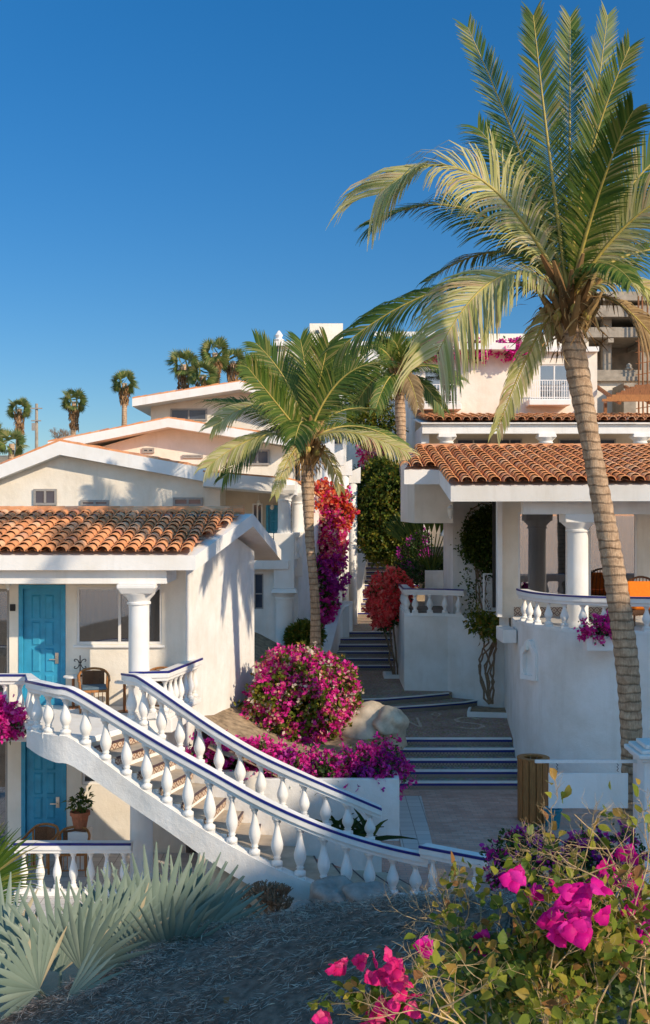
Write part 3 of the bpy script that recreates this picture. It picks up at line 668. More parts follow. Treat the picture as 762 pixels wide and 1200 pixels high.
# steps between the two stringers
def at_z(pts, z):
    for a, b in zip(pts, pts[1:]):
        if (a.z - z) * (b.z - z) <= 0 and a.z != b.z: t = (a.z - z) / (a.z - b.z); return a.lerp(b, t)
    return pts[-1] if z < pts[-1].z else pts[0]
def cumx(pts, frac):
    i = frac * (len(pts) - 1); k = min(int(i), len(pts) - 2); return pts[k].lerp(pts[k+1], i - k)
NS = 15; zs_ = [UF - (UF) * (i + 1) / NS for i in range(NS)]           # tread heights of steps going down
fs = baseF[10:]; rs = baseR[6:]
def cum_point(pts, frac):
    cum = [0]
    for a, b in zip(pts, pts[1:]): cum.append(cum[-1] + math.hypot(b.x - a.x, b.y - a.y))
    return lerp_path(pts, cum, frac * cum[-1])
for i in range(NS):
    f0, f1 = cum_point(fs, i / NS), cum_point(fs, (i + 1) / NS); q0, q1 = cum_point(rs, i / NS), cum_point(rs, (i + 1) / NS)
    zt = min(UF - UF * (i + .6) / NS, (f0.z + f1.z) / 2 + .02) ; rz = UF / NS
    inset = .12; d0 = (q0 - f0); d0.z = 0; d0.normalize(); d1 = (q1 - f1); d1.z = 0; d1.normalize()
    f0 = f0 + d0 * inset; f1 = f1 + d1 * inset; q0 = q0 - d0 * inset; q1 = q1 - d1 * inset
    poly = [(f0.x, f0.y), (f1.x, f1.y), (q1.x, q1.y), (q0.x, q0.y)]
    st = MB().prism(poly, zt - .30, zt - .03).build('step', SMOOTHW, ST)
    nx_ = (f1 - f0); nx_.z = 0; nx_.normalize()
    ex = [(f0.x, f0.y), (f1.x + nx_.x * .03, f1.y + nx_.y * .03), (q1.x + nx_.x * .03, q1.y + nx_.y * .03), (q0.x, q0.y)]
    MB().prism(ex, zt - .029, zt).build('tread', TANSTEP, st)
    a = Vector((f1.x, f1.y, zt)) + nx_ * .024; b = Vector((q1.x, q1.y, zt)) + nx_ * .024
    MB().bar(a + Vector((0,0,-.095)), b + Vector((0,0,-.095)), .03, .10).build('riser_tile', PATW, st)
    MB().bar(a + nx_ * .012 + Vector((0,0,-.012)), b + nx_ * .012 + Vector((0,0,-.012)), .03, .028).build('nosing_strip', m_plain('dark_nosing', (.07,.04,.05), .5) if i == 0 else MATS['dark_nosing'], st)
# level rail at the stair foot, upper terrace rail, left balcony rail
z = .88; pa, pb = Vector((1.62, 18.42, 0)), Vector((2.92, 17.55, 0))
balustrade('patio_balustrade', [pa + Vector((0,0,.02)), pb + Vector((0,0,.02))], [pa + Vector((0,0,z)), pb + Vector((0,0,z))], 'short level balustrade at the foot of the staircase above the thatch', .32, .27, .13, 1, SMOOTHW, 'patio balustrades', n=14)
u = [P(152, 787, 21.35), P(192, 787, 21.4), P(231, 769, 23.3)]; zt = u[0].z
u = [Vector((p.x, p.y, zt)) for p in u]
balustrade('terrace_balustrade', [Vector((p.x, p.y, UF)) for p in u], u, 'corner balustrade on the upper landing next to the white column', .27, .25, .12, 1, SMOOTHW, 'upper landing balustrades', n=12)
u = [Vector((LX0, 20.75, PZ(790, 20.75))), Vector((-5.55, 20.75, PZ(790, 20.75))), Vector((PX(38, 19.9), 19.95, topF[0].z))]
balustrade('terrace_balustrade', [Vector((p.x, p.y, UF)) for p in u], u, 'balcony balustrade in front of the light blue door at the left edge', .27, .25, .12, 1, SMOOTHW, 'upper landing balustrades', n=12)
u = [P(18, 985, 20.3), P(155, 988, 20.3)]
u = [Vector((p.x, 20.3, .36)) for p in u]
balustrade('patio_balustrade', [Vector((p.x, p.y, -.6)) for p in u], u, 'low balustrade before the dark blue ground-floor door', .30, .25, .12, 1, SMOOTHW, 'patio balustrades', n=12)
# lower walls behind/below the staircase
LW = thing('garden_wall', (-3, 21.5, -.6), 'white retaining wall under the curved staircase', 'wall')
MB().box(-4.0, -1.2, 21.62, 21.8, -.65, 1.15).build('wall', CREAM, LW) if False else None
MB().box(-2.5, -1.21, 21.75, 21.95, -.65, 1.3).build('wall', CREAM, LW)
m = MB(); 
for k in range(5): m.box(-1.9 + k * .36, -1.75 + k * .36, 20.9, 21.05, -.62, -.1)
PLN = thing('planter', (0, 21.8, 0), 'long white planter box with pink bougainvillea hedge', 'planter')
m = MB(); m.box(-1.2, 1.45, 21.6, 21.72, -.1, 1.2); m.box(1.35, 1.45, 21.72, 27.3, 0, 1.2); m.build('wall', WHITE, PLN, bevel=.015)

# ------------------------------------------------------------------ right house (terrace, porch, tiled roof)
RH = thing('villa', (6, 28, 0), 'white villa with curved terrace wall and terracotta roof at the right', 'house')
TF = 3.78
curve = [(5.1,31.6),(4.95,30.2),(4.75,28.4),(4.60,26.8),(4.62,25.6),(4.82,24.8),(5.25,24.2),(5.9,23.8),(6.8,23.6),(8.0,23.5),(11.5,23.5)]
cv = densify([Vector((x, y, 0)) for x, y in curve], 4)
m = MB(); vs = []
for i, p in enumerate(cv):
    q = cv[min(i+1, len(cv)-1)] - cv[max(i-1, 0)]; q.normalize(); sv = Vector((q.y, -q.x, 0)) * -.25
    vs += [(p.x, p.y, -.1), (p.x, p.y, TF), (p.x + sv.x, p.y + sv.y, TF), (p.x + sv.x, p.y + sv.y, -.1)]
n = len(cv); m.add(vs, [(i*4, (i+1)*4, (i+1)*4+1, i*4+1) for i in range(n-1)] + [(i*4+1, (i+1)*4+1, (i+1)*4+2, i*4+2) for i in range(n-1)] + [(i*4+2, (i+1)*4+2, (i+1)*4+3, i*4+3) for i in range(n-1)])
o = m.build('terrace_wall', WHITE, RH, smooth=True); es = o.modifiers.new('split', 'EDGE_SPLIT'); es.split_angle = R(40)
m = MB(); m.prism([(p.x + .1, p.y + .1) for p in cv] + [(11.5, 31.6)], TF - .25, TF - .01); m.build('terrace_floor', WTILE, RH)
rz = TF + .80
seg = [p for p in cv if p.y < 26.4]
path = [Vector((p.x + .08, p.y + .1, 0)) for p in seg]
balustrade('terrace_balustrade', [p + Vector((0,0,TF)) for p in path], [p + Vector((0,0,rz)) for p in path], 'curved balustrade around the right-hand terrace with the orange chair', .44, .28, .13, 1, SMOOTHW, 'right terrace balustrades', n=14, wd=1.15)
FYR = 28.0
gx0, gx1 = PX(607, FYR), PX(666, FYR); hx0, hx1 = PX(690, FYR), PX(747, FYR); gz1 = PZ(600, FYR)
m = MB(); windowed_wall(m, PX(587, FYR), 11.5, TF - .05, 7.35, FYR, .25, [(gx0, gx1, TF + .42, gz1), (hx0, hx1, TF + .42, gz1)]); m.build('front_wall', CREAM, RH)
m = MB(); x = PX(587, FYR); m.prism([(x, FYR + .252), (x + .25, FYR + .252), (x + 1.6, 33.3), (x + 1.35, 33.3)], 3.2, 7.3); m.build('side_wall', WHITE, RH)
for a, b in ((gx0, gx1), (hx0, hx1)):
    window(RH, a, b, TF + .42, gz1, FYR + .02, 1, FRAMEW, GLASS, .06, True)
    MB().box(a - .1, b + .1, FYR - .02, FYR - .002, TF, TF + .22).build('tile_skirting', PATW, RH)
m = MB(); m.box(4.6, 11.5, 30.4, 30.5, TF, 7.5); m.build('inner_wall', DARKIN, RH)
m = MB(); m.box(PX(587, FYR) - .13, PX(587, FYR) - .01, 27.7, 27.95, TF, 7.1); m.build('pilaster', SMOOTHW, RH)
# wall carrying the vine, set back
VX0, VX1 = PX(531, 33.3), 5.9
m = MB(); m.box(VX0, VX1, 33.3, 33.55, 3.2, 7.8); m.box(VX0, VX0 + .25, 33.552, 36, 3.2, 7.5); m.build('return_wall', WHITE, RH)
m = MB(); m.box(PX(486, 30.4), PX(531, 30.4), 30.4, 30.6, PZ(613, 30.4), 7.9); m.box(PX(486, 30.4), PX(486, 30.4) + .2, 30.602, 36, PZ(613, 30.4), 7.9); m.build('porch_wall', CREAM, RH)
# roof
pl = .236
def rz_(y): return 7.0 + (y - 25.4) * pl
RX1 = 11.8
m = MB()
top_ = [(2.88, 25.4), (RX1, 23.6), (RX1, 31.2), (2.62, 31.2), (1.98, 27.75), (2.86, 27.75)]
def rzz(x, y): return 7.0 + (y - (25.4 - max(0, x - 2.88) * .202)) * (1.12 / (31.2 - (25.4 - max(0, x - 2.88) * .202)))
m.prism(top_, lambda x, y: rzz(x, y) - .36, rzz); rr = m.build('roof', SMOOTHW, RH)
m = MB(); m.prism([(2.62,31.21),(RX1,31.21),(RX1,36.5),(3.0,36.5)], lambda x, y: 8.12 - (y - 31.2) * .24 - .36, lambda x, y: 8.12 - (y - 31.2) * .24); m.build('rear_roof', SMOOTHW, RH)
# tiles: eave direction slanted toward the camera on the right
eu = Vector((RX1 - 2.88, -1.8, 0)).normalized(); ev = Vector((0, 1, 0)); 
slope_v = Vector((0, 5.8, 1.32)).normalized(); u_len = (Vector((RX1, 22.6, 0)) - Vector((2.88, 25.4, 0))).length
def skew_tiles(par, name='roof_tiles'):
    V = []; Fa = []; colw = .31; rad = .135; seg = 6
    nc = int(9.9 / colw)
    for c in range(nc * 2):
        x = 2.0 + c * colw / 2; kind = c % 2
        if x > RX1 - .1: break
        ye = (25.4 - (x - 2.88) * .202) if x > 2.86 else 27.75
        ye -= .07
        # left rake line from (1.98,27.75) to (2.62,31.2)
        L = 31.15 - ye; nr = int(L / .37)
        for r in range(nr + 1):
            y0 = ye + r * .37; y1 = y0 + .44
            if x < 2.62 and (x - 1.98) > 1e9: continue
            if x < 2.62 and y0 > 27.75 + (x - 1.98) / .64 * 3.45 + .1: continue
            base = len(V); lift = random.uniform(0, .012); j = random.uniform(-.012, .012)
            zf = lambda yy: rzz(x, max(yy, ye)) + .055
            pts = []
            for e, yy in ((0, y0), (1, y1)):
                rr_ = rad * ((1.0 if e == 0 else .82) if kind == 0 else (.82 if e == 0 else 1.0))
                hh = (.042 + lift if e == 0 else .012) if kind == 0 else (.045 if e == 0 else .01)
                for q in range(2 if kind == 0 else 1):
                    r2 = rr_ - .016 * q
                    for s_ in range(seg + 1):
                        an = math.pi * s_ / seg
                        zz = math.sin(an) * r2 * .95 if kind == 0 else -math.sin(an) * r2 * .30 + .035
                        V.append((x + j + math.cos(an) * r2, yy, zf(yy) + hh + zz))
            w_ = (seg + 1) * (2 if kind == 0 else 1)
            for s_ in range(seg):
                Fa.append((base+s_, base+s_+1, base+w_+s_+1, base+w_+s_))
                if kind == 0: q = base + seg + 1; Fa.append((q+s_, q+s_+1, base+s_+1, base+s_))
    npmesh(name, np.array(V), np.array(Fa), TILE, par)
skew_tiles(rr)
m = MB()
for k in range(32):
    x = 2.6 + .31 * k
    if x < RX1 - .4: m.tube([(x, 31.2, 8.20), (x + .36, 31.2, 8.225)], [.12, .105], 8)
m.build('ridge_tiles', TILE, rr)
m = MB(); m.box(4.55, 11.5, 25.45, 25.75, 6.35, 6.66); m.build('porch_beam', SMOOTHW, RH)
column(RH, PX(677, 25.6), 25.6, TF - .01, 6.36, .245, .34, .36, SMOOTHW)
# arched niche on the terrace wall
NI = thing('wall_niche', (4.62, 25.8, 2.3), 'small white shrine-like niche fixed to the curved terrace wall', 'niche')
nx0 = P(620, 775, 24.55)
m = MB(); ax = Vector((.55, -.83, 0)).normalized(); oo = Vector((4.69, 25.15, 2.92)); nrm_ = Vector((-.83, -.55, 0))
outl = [(-.28,-.35),(.28,-.35),(.28,.36),(.22,.46),(.16,.48),(.10,.62),(0,.66),(-.10,.62),(-.16,.48),(-.22,.46),(-.28,.36)]
inn = [(x * .66, -.24 + (z + .35) * .72) for x, z in outl]
vs = [oo + ax * x * .85 + Vector((0,0,z*.9)) + nrm_ * .14 for x, z in outl] + [oo + ax * x * .85 + Vector((0,0,z*.9)) + nrm_ * .14 for x, z in inn] + [oo + ax * x * .85 + Vector((0,0,z*.9)) + nrm_ * .02 for x, z in inn] + [oo + ax * x * .85 + Vector((0,0,z*.9)) - nrm_ * .1 for x, z in outl]
n = len(outl); m.add(vs, [(i, (i+1)%n, n+(i+1)%n, n+i) for i in range(n)] + [(n+i, n+(i+1)%n, 2*n+(i+1)%n, 2*n+i) for i in range(n)] + [(3*n+i, 3*n+(i+1)%n, (i+1)%n, i) for i in range(n)] + [tuple(2*n+i for i in range(n))])
m.build('niche_surround', SMOOTHW, NI)
m = MB(); q = oo + nrm_ * .12; m.lathe([(.05,0),(.06,.02),(.05,.12),(.03,.18),(.01,.2)], (q.x - .02, q.y, q.z + .36), 10); m.build('candle_lamp', BULB, NI)
# gate
G = thing('iron_gate', (4.6, 30.6, TF), 'small white wrought iron gate beside the climbing vine', 'gate')
gx = [PX(567, 30.6), PX(589, 30.6)]; z0, z1 = PZ(718, 30.6), PZ(672, 30.6)
m = MB()
for x in gx: m.box(x-.02, x+.02, 30.58, 30.62, z0, z1)
m.box(gx[0], gx[1], 30.59, 30.61, z1-.03, z1); m.box(gx[0], gx[1], 30.59, 30.61, z0+.05, z0+.08); m.box((gx[0]+gx[1])/2-.01, (gx[0]+gx[1])/2+.01, 30.59, 30.61, z0, z1); m.build('gate_frame', WHITEMETAL, G)
m = MB()
for i in range(4):
    for j in range(2):
        cx = gx[0] + (gx[1]-gx[0]) * (.27 + .46 * j); cz = z0 + (z1 - z0) * (.17 + .22 * i)
        m.tube([(cx + .09 * math.cos(t) * (1 - t / 12), 30.6, cz + .11 * math.sin(t) * (1 - t / 12)) for t in np.linspace(0, 9, 18)], .01, 5)
m.build('scrollwork', WHITEMETAL, G)
# terrace B
TB = thing('raised_terrace', (3.3, 32.7, 1.1), 'plain white terrace wall with a short balustrade between stairs and vine', 'terrace')
zB = PZ(722, 32.7); xb0, xb1 = PX(474, 32.7), 4.98
m = MB(); m.prism([(xb0, 32.7), (3.6, 32.55), (xb1 + .35, 31.5), (xb1 + .35, 32.0), (3.6, 33.2), (xb0 + .22, 33.2), (xb0 + .3, 38.5), (xb0 - .0, 38.5)], .6, zB); m.build('wall', WHITE, TB)
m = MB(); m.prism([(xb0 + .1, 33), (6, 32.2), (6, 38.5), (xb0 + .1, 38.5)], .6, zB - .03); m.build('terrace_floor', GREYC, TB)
zt = PZ(690, 32.75)
u = [(xb0 + .1, 36.8), (xb0 + .1, 32.85), (3.55, 32.75), (4.1, 32.4)]
balustrade('terrace_balustrade', [Vector((x, y, zB)) for x, y in u], [Vector((x, y, zt)) for x, y in u], 'small balustrade on the raised terrace beside the red-flowered bush', .42, .26, .12, 1, SMOOTHW, 'right terrace balustrades', n=12, wd=1.2)
m = MB(); m.box(PX(499, 36.2), PX(528, 36.2), 36.2, 36.5, zB, zB + 1.15); m.build('seat_wall', WHITE, TB)
wall_lamp(PX(524, 31.0) + .02, 30.25, PZ(604, 30.2) + .15, 'white lantern hanging by the dark porch wall over the raised terrace', -.2, -1)

# left parapets of the central stairway
W3 = thing('stair_parapet', (-.2, 36, 1), 'thick white parapet beside the six middle steps', 'wall')
m = MB(); pts = [P(374, 772, 34.8), P(380, 762, 35.4), P(387, 737, 36.9), P(395, 711, 38.9), P(409, 704, 39.5)]
vs = []
for i, p in enumerate(pts):
    vs += [(p.x - .13, p.y, .8), (p.x + .13, p.y, .8), (p.x + .13, p.y, p.z - .14), (p.x - .13, p.y, p.z - .14)]
m.add(vs, [(i*4+k, i*4+(k+1)%4, (i+1)*4+(k+1)%4, (i+1)*4+k) for i in range(len(pts)-1) for k in range(4)] + [(0,3,2,1), (16,17,18,19)])
m.add([(pts[3].x-.1,39.0,1.9),(pts[4].x,39.0,1.9),(pts[4].x,39.0,pts[4].z-.14),(pts[3].x-.1,39.0,pts[3].z-.14),(pts[3].x-.1,39.3,1.9),(pts[4].x,39.3,1.9),(pts[4].x,39.3,pts[4].z-.14),(pts[3].x-.1,39.3,pts[3].z-.14)], [(0,1,2,3),(7,6,5,4),(0,4,5,1),(1,5,6,2),(2,6,7,3),(3,7,4,0)])
m.build('wall', WHITE, W3)
m = MB(); m.sweep(densify(pts, 3), .42, .13, -.13); m.build('coping', SMOOTHW, W3, bevel=.015)
W4 = thing('stair_parapet', (1, 45, 2), 'long white parapet along the topmost flight beside the purple flowers', 'wall')
pts = [P(411, 724, 44.0), P(414, 702, 44.8), P(427, 638, 49.3), P(430, 630, 50.5)]
m = MB(); vs = []
for i, p in enumerate(pts): vs += [(p.x - .16, p.y, 1.8), (p.x + .16, p.y, 1.8), (p.x + .16, p.y, p.z - .1), (p.x - .16, p.y, p.z - .1)]
m.add(vs, [(i*4+k, i*4+(k+1)%4, (i+1)*4+(k+1)%4, (i+1)*4+k) for i in range(len(pts)-1) for k in range(4)] + [(0,3,2,1), (12,13,14,15)]); m.build('wall', WHITE, W4)
m = MB(); m.sweep(pts, .5, .13, -.1); m.build('coping', SMOOTHW, W4, bevel=.015)
for i in range(6):
    p = pts[1].lerp(pts[2], (i + .5) / 6); MB().box(p.x + .17, p.x + .27, p.y - .1, p.y + .1, p.z - 1.1, p.z - .15).build('baluster', SMOOTHW, W4)
# ------------------------------------------------------------------ background buildings
def roof_slab(par, pts, y0, y1, th, name='roof', edge=True):
    """pts: (x,z) top line left to right, extruded from y0 (toward camera) to y1"""
    m = MB(); n = len(pts); top = pts; bot = [(x, z - th) for x, z in pts]
    m.extrude_y([*bot, *reversed(top)], y0, y1); r = m.build(name, SMOOTHW, par)
    if edge:
        e = MB(); k = 0
        for (x0, z0), (x1, z1) in zip(pts, pts[1:]):
            n_ = max(1, int((x1 - x0) / .3))
            for i in range(n_):
                a = (x0 + (x1-x0)*i/n_, z0 + (z1-z0)*i/n_); b = (x0 + (x1-x0)*(i+1)/n_, z0 + (z1-z0)*(i+1)/n_)
                j = random.uniform(-.01, .02)
                e.add([(a[0], y0+.02, a[1]), (b[0], y0+.02, b[1]), (b[0], y0+.02, b[1]+.07+j), (a[0], y0+.02, a[1]+.05+j), (a[0], y1, a[1]), (b[0], y1, b[1]), (b[0], y1, b[1]+.07+j), (a[0], y1, a[1]+.05+j)], [(0,1,2,3),(3,2,6,7),(0,3,7,4),(1,5,6,2)])
        e.build('clay_edging', TILE, r)
    return r
def gable_house(label, wall, roof, Y, depth, wins, over, th, base, xw0, xw1, group='houses'):
    T = thing('house', (wall[0][0], Y, base), label, 'house')
    # wall as columns of quads under a profile
    m = MB(); poly = [(wall[0][0], base), (wall[-1][0], base)] + list(reversed(wall)); m.extrude_y(poly, Y, Y + depth); m.build('wall', CREAM, T)
    roof_slab(T, roof, Y - over, Y + depth + .3, th)
    for (a, b, c, d, n) in wins:
        x0, x1, z0, z1 = PX(a, Y), PX(b, Y), PZ(d, Y), PZ(c, Y)
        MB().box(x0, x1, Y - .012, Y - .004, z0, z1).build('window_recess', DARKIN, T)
        window(T, x0, x1, z0, z1, Y - .07, n, FRAMEG, GLASSD, .07)
    return T
# nearest gable
Y = 35.0; q = lambda px, py, Yq=34.55: (PX(px, Yq), PZ(py, Yq))
gable_house('cream gable house whose small windows sit just above the terracotta roof', [q(-60, 575, Y), q(-60, 560, Y), q(70, 522, Y), q(258, 560, Y)][1:], [q(-80, 563), q(-1, 545), q(70, 517), q(243, 549)], Y, 7, [(40,67,573,592,2),(95,128,586,593,2),(203,238,583,593,2)], .45, .42, 2, 0, 0)
Y = 42.0; q = lambda px, py, Yq=41.2: (PX(px, Yq), PZ(py, Yq))
gable_house('cream gable house in the middle of the stepped row with one tiny window', [q(62, 540, Y), q(200, 500, Y), q(345, 526, Y)], [q(56, 517 + 1), q(197, 490), q(345, 513)], Y, 5, [(167,181,525,531,2),(214,238,533,537,2),(288,316,527,545,2)], .8, .33, 4, 0, 0)
Y = 49.0; q = lambda px, py, Yq=47.8: (PX(px, Yq), PZ(py, Yq))
gable_house('highest cream gable house with a wide window under its overhanging roof', [q(177, 476, Y), q(283, 456, Y), q(345, 470, Y)], [q(155, 467), q(281, 447), q(345, 462)], Y, 8, [(200,243,479,493,2)], 1.2, .34, 4, 0, 0)
# chimney-like tip on gable 2
# wing with curved canopy, columns and arcade
WG = thing('porch_wing', (-2, 34, 2), 'white two-storey porch wing with big capital columns behind the near gable roof', 'house')
Yc = 33.2
pts = [(PX(238, Yc), PZ(551, Yc)), (PX(300, Yc), PZ(555, Yc)), (PX(334, Yc), PZ(563, Yc)), (PX(345, Yc), PZ(572, Yc))]
m = MB(); cpl = [(PX(238, Yc), Yc), (PX(333, Yc), Yc), (PX(346, Yc + .6), Yc + .6), (PX(349, Yc + 2), Yc + 2), (PX(349, 38), 38), (PX(238, 38), 38)]
zt = PZ(553, Yc); m.prism(cpl, lambda x, y: zt - .42 - max(0, x + 2.4) * .17, lambda x, y: zt - max(0, x + 2.4) * .17); r = m.build('roof', SMOOTHW, WG)
m = MB(); pth = [Vector((x, y, zt - max(0, x + 2.4) * .17)) for x, y in cpl[:4]]; m.sweep(pth, .1, .05, 0, -.05); m.build('clay_edging', TILE, r)
m = MB(); m.box(PX(258, 37), PX(330, 37), 37, 37.2, 2, 7.3); m.build('back_wall', BEIGE, WG)
m = MB(); m.box(PX(200, 36), PX(259, 36), 35.8, 36, 2, 7.3); m.build('end_wall', CREAM, WG)
fz = PZ(657, Yc)
m = MB(); m.prism([(PX(290, Yc), Yc - .1), (PX(338, Yc), Yc - .1), (PX(346, Yc), Yc + .5), (PX(352, 38), 38), (PX(258, 38), 38)], fz - .25, fz); m.build('balcony_floor', SMOOTHW, WG)
column(WG, PX(333, Yc), Yc + .3, fz + .82, PZ(568, Yc), .20, .42, .34, SMOOTHW)
column(WG, PX(349, 35.5), 35.5, fz + .82, PZ(573, 35.5), .20, .40, .34, SMOOTHW)
m = MB(); m.box(PX(321, Yc), PX(345, Yc), Yc - .02, Yc + .62, PZ(690, Yc), PZ(657, Yc) + .82); m.build('pedestal', SMOOTHW, WG, bevel=.02)
m = MB(); m.box(PX(341, 35.3), PX(355, 35.3), 35.3, 35.8, fz - .6, fz + .82); m.build('pedestal', SMOOTHW, WG, bevel=.02)
column(WG, PX(333, Yc), Yc + .25, 1.6, PZ(690, Yc) - .003, .27, .25, .33, SMOOTHW)
m = MB(); windowed_wall(m, PX(262, Yc), PX(341, Yc), 1.4, fz - .1, Yc + .35, .2, [(PX(297, Yc), PX(308, Yc), PZ(715, Yc), PZ(673, Yc))]); m.build('lower_wall', WHITE, WG)
m = MB(); m.box(PX(341, Yc) - .2, PX(341, Yc), Yc + .552, 38, 1.4, fz - .252); m.build('lower_side_wall', WHITE, WG)
window(WG, PX(297, Yc), PX(308, Yc), PZ(715, Yc), PZ(673, Yc), Yc + .4, 1, FRAMEG, GLASSD, .04, hbar=PZ(697, Yc))
door(WG, PX(312, 37), PX(324, 37) + .3, fz, PZ(592, 37), 36.9, BLUEDOOR, 4, False)
window(WG, PX(296, 37), PX(308, 37), fz + .7, PZ(590, 37), 36.92, 2, FRAMEW, GLASSD, .05)
balustrade('balcony_balustrade', [Vector((PX(290, Yc), Yc, fz)), Vector((PX(320, Yc), Yc, fz))], [Vector((PX(290, Yc), Yc, fz + .82)), Vector((PX(320, Yc), Yc, fz + .82))], 'short balcony balustrade joining the big porch column pedestal', .3, .22, .1, 0, SMOOTHW, 'background balustrades', n=8)
balustrade('balcony_balustrade', [Vector((PX(347, 34.2), 34.2, fz)), Vector((PX(351, 37), 37, fz))], [Vector((PX(347, 34.2), 34.2, fz + .82)), Vector((PX(351, 37), 37, fz + .82))], 'balcony balustrade half hidden behind the middle palm trunk', .3, .22, .1, 0, SMOOTHW, 'background balustrades', n=8)
for px, py in ((303, 589), (319, 594), (262, 575)):
    x, z = PX(px, 36.7), PZ(py, 36.7); tg = MB(); tg.lathe([(.02,0),(.06,.05),(.07,.10),(.04,.16),(.015,.18)], (x, 36.7, z - .1), 8); tg.tube([(x, 36.7, z + .07), (x, 36.7, 6.95)], .008, 4)
    tag(tg.build('hanging_lamp', BULB), {303: 'small hanging lamp under the porch, nearest the blue door frame', 319: 'small hanging lamp directly left of the porch column', 262: 'hanging lamp at the left end of the beige porch wall'}[px], 'lamp', 'hanging porch lamps')
# stepped stair tower behind the middle palm
SW = thing('stair_tower', (.3, 41, 2), 'white stepped stair tower with columns behind the middle palm', 'house')
m = MB(); m.box(PX(352, 43), PX(406, 43), 43, 47, 2, PZ(478, 43)); m.build('wall', WHITE, SW); m = MB(); m.box(PX(355, 56), PX(445, 56), 56, 59, 5, PZ(440, 56)); m.build('wall', WHITE, SW)
for i, (px, py) in enumerate(((383, 523), (394, 534), (404, 546), (414, 555))):
    Y = 40.0 + i * .5; x = PX(px, Y); z = PZ(py, Y)
    m = MB(); m.add([(x-.25, Y, z - .35), (x+.28, Y, z - .35), (x+.28, Y, z + .25), (x-.25, Y, z), (x-.25, Y+.35, z-.35), (x+.28, Y+.35, z-.35), (x+.28, Y+.35, z+.25), (x-.25, Y+.35, z)], [(0,1,2,3),(7,6,5,4),(0,4,5,1),(1,5,6,2),(2,6,7,3),(3,7,4,0)])
    m.build('stepped_cap', SMOOTHW, SW); m = MB(); m.lathe([(.16, 0), (.16, z - 2 - .36)], (x, Y + .17, 2), 14); m.build('column', SMOOTHW, SW, smooth=True)
m = MB(); pa = [P(346, 566, 36), P(372, 583, 38), P(398, 600, 40.5)]
vs = []
for p in pa: vs += [(p.x-.1, p.y, 1.5), (p.x+.1, p.y, 1.5), (p.x+.1, p.y, p.z), (p.x-.1, p.y, p.z)]
m.add(vs, [(i*4+k, i*4+(k+1)%4, (i+1)*4+(k+1)%4, (i+1)*4+k) for i in range(2) for k in range(4)] + [(0,3,2,1),(8,9,10,11)]); w_ = m.build('sloping_parapet', WHITE, SW)
m = MB(); m.sweep(pa, .28, .07, .002); m.build('clay_coping', TILE, w_)
for k, (a, b, c, d) in enumerate(((362,370,580,604),(376,382,560,590),(392,400,500,520))):
    Y = 42.95; MB().box(PX(a, Y), PX(b, Y), Y - .05, Y - .01, PZ(d, Y), PZ(c, Y)).build('window', GLASSD, SW)
# top building
TBG = thing('hotel_block', (0, 60, 8), 'long white hotel block with rooftop cube on the skyline', 'building')
Y = 60.0
m = MB(); m.box(PX(325, Y), PX(560, Y), Y, Y + 10, 6, PZ(403, Y)); m.box(PX(330, 61), PX(560, 61), 61, 68, PZ(403, Y), PZ(400, 61)); m.build('wall', CREAM, TBG)
m = MB(); m.box(PX(363, 62), PX(402, 62), 62, 66, PZ(402, 62), PZ(379, 62)); p_ = m.build('rooftop_cube', CREAM, TBG)
MB().box(PX(370, 62), PX(374, 62), 61.95, 61.99, PZ(391, 62), PZ(387, 62)).build('window', GLASSD, p_)
m = MB(); m.box(PX(322, Y), PX(562, Y), Y - .35, Y - .002, PZ(406, Y), PZ(401, Y)); m.lathe([(.25,0),(.3,.1),(.15,.2),(.22,.35),(.05,.6)], (PX(327, Y), Y - .1, PZ(401, Y)), 8); m.build('cornice', SMOOTHW, TBG)
for (a, b, c, d) in ((334,346,418,442),(350,357,418,442),(380,386,425,440),(400,420,415,440)):
    x0, x1, z0, z1 = PX(a, Y), PX(b, Y), PZ(d, Y), PZ(c, Y); window(TBG, x0, x1, z0, z1, Y - .07, 1, FRAMEG, GLASSD, .07)
m = MB(); m.box(PX(430, 57), PX(560, 57), 55, 59.6, 8, PZ(392, 57) - .9); m.build('stepped_wing', WHITE, TBG)
m = MB(); m.box(PX(436, 55), PX(548, 55), 54.9, 55.0, PZ(392, 55) - .1, PZ(389, 55)); m.build('parapet_coping', SMOOTHW, TBG)
# building C
BC = thing('apartment_house', (8, 46, 6), 'white apartment house with two iron balconies above the tiled porch', 'building')
Y = 46.0; top = PZ(413, Y)
d1 = (PX(497, Y), PX(536, Y), PZ(474, Y), PZ(432, Y)); d2 = (PX(632, Y), PX(668, Y), PZ(469, Y), PZ(427, Y))
m = MB(); windowed_wall(m, PX(487, Y), PX(700, Y), 5, top, Y, .25, [d1, d2]); m.build('front_wall', CREAM, BC)
m = MB(); m.box(PX(487, Y), PX(487, Y) + .25, Y + .252, 54, 5, top); m.box(PX(487, Y), PX(700, Y), 50, 50.2, 5, top); m.build('side_wall', WHITE, BC)
m = MB(); m.box(PX(480, Y), PX(600, Y), Y - .9, Y + 6, top, top + .25); m.box(PX(600, Y) + .002, PX(700, Y), Y - .3, Y + 6, top + .003, top + .2); m.build('roof_terrace', SMOOTHW, BC)
m = MB(); m.box(PX(545, 50), PX(690, 50), 50.0, 52, top, PZ(391, 50)); m.build('upper_storey', CREAM, BC)
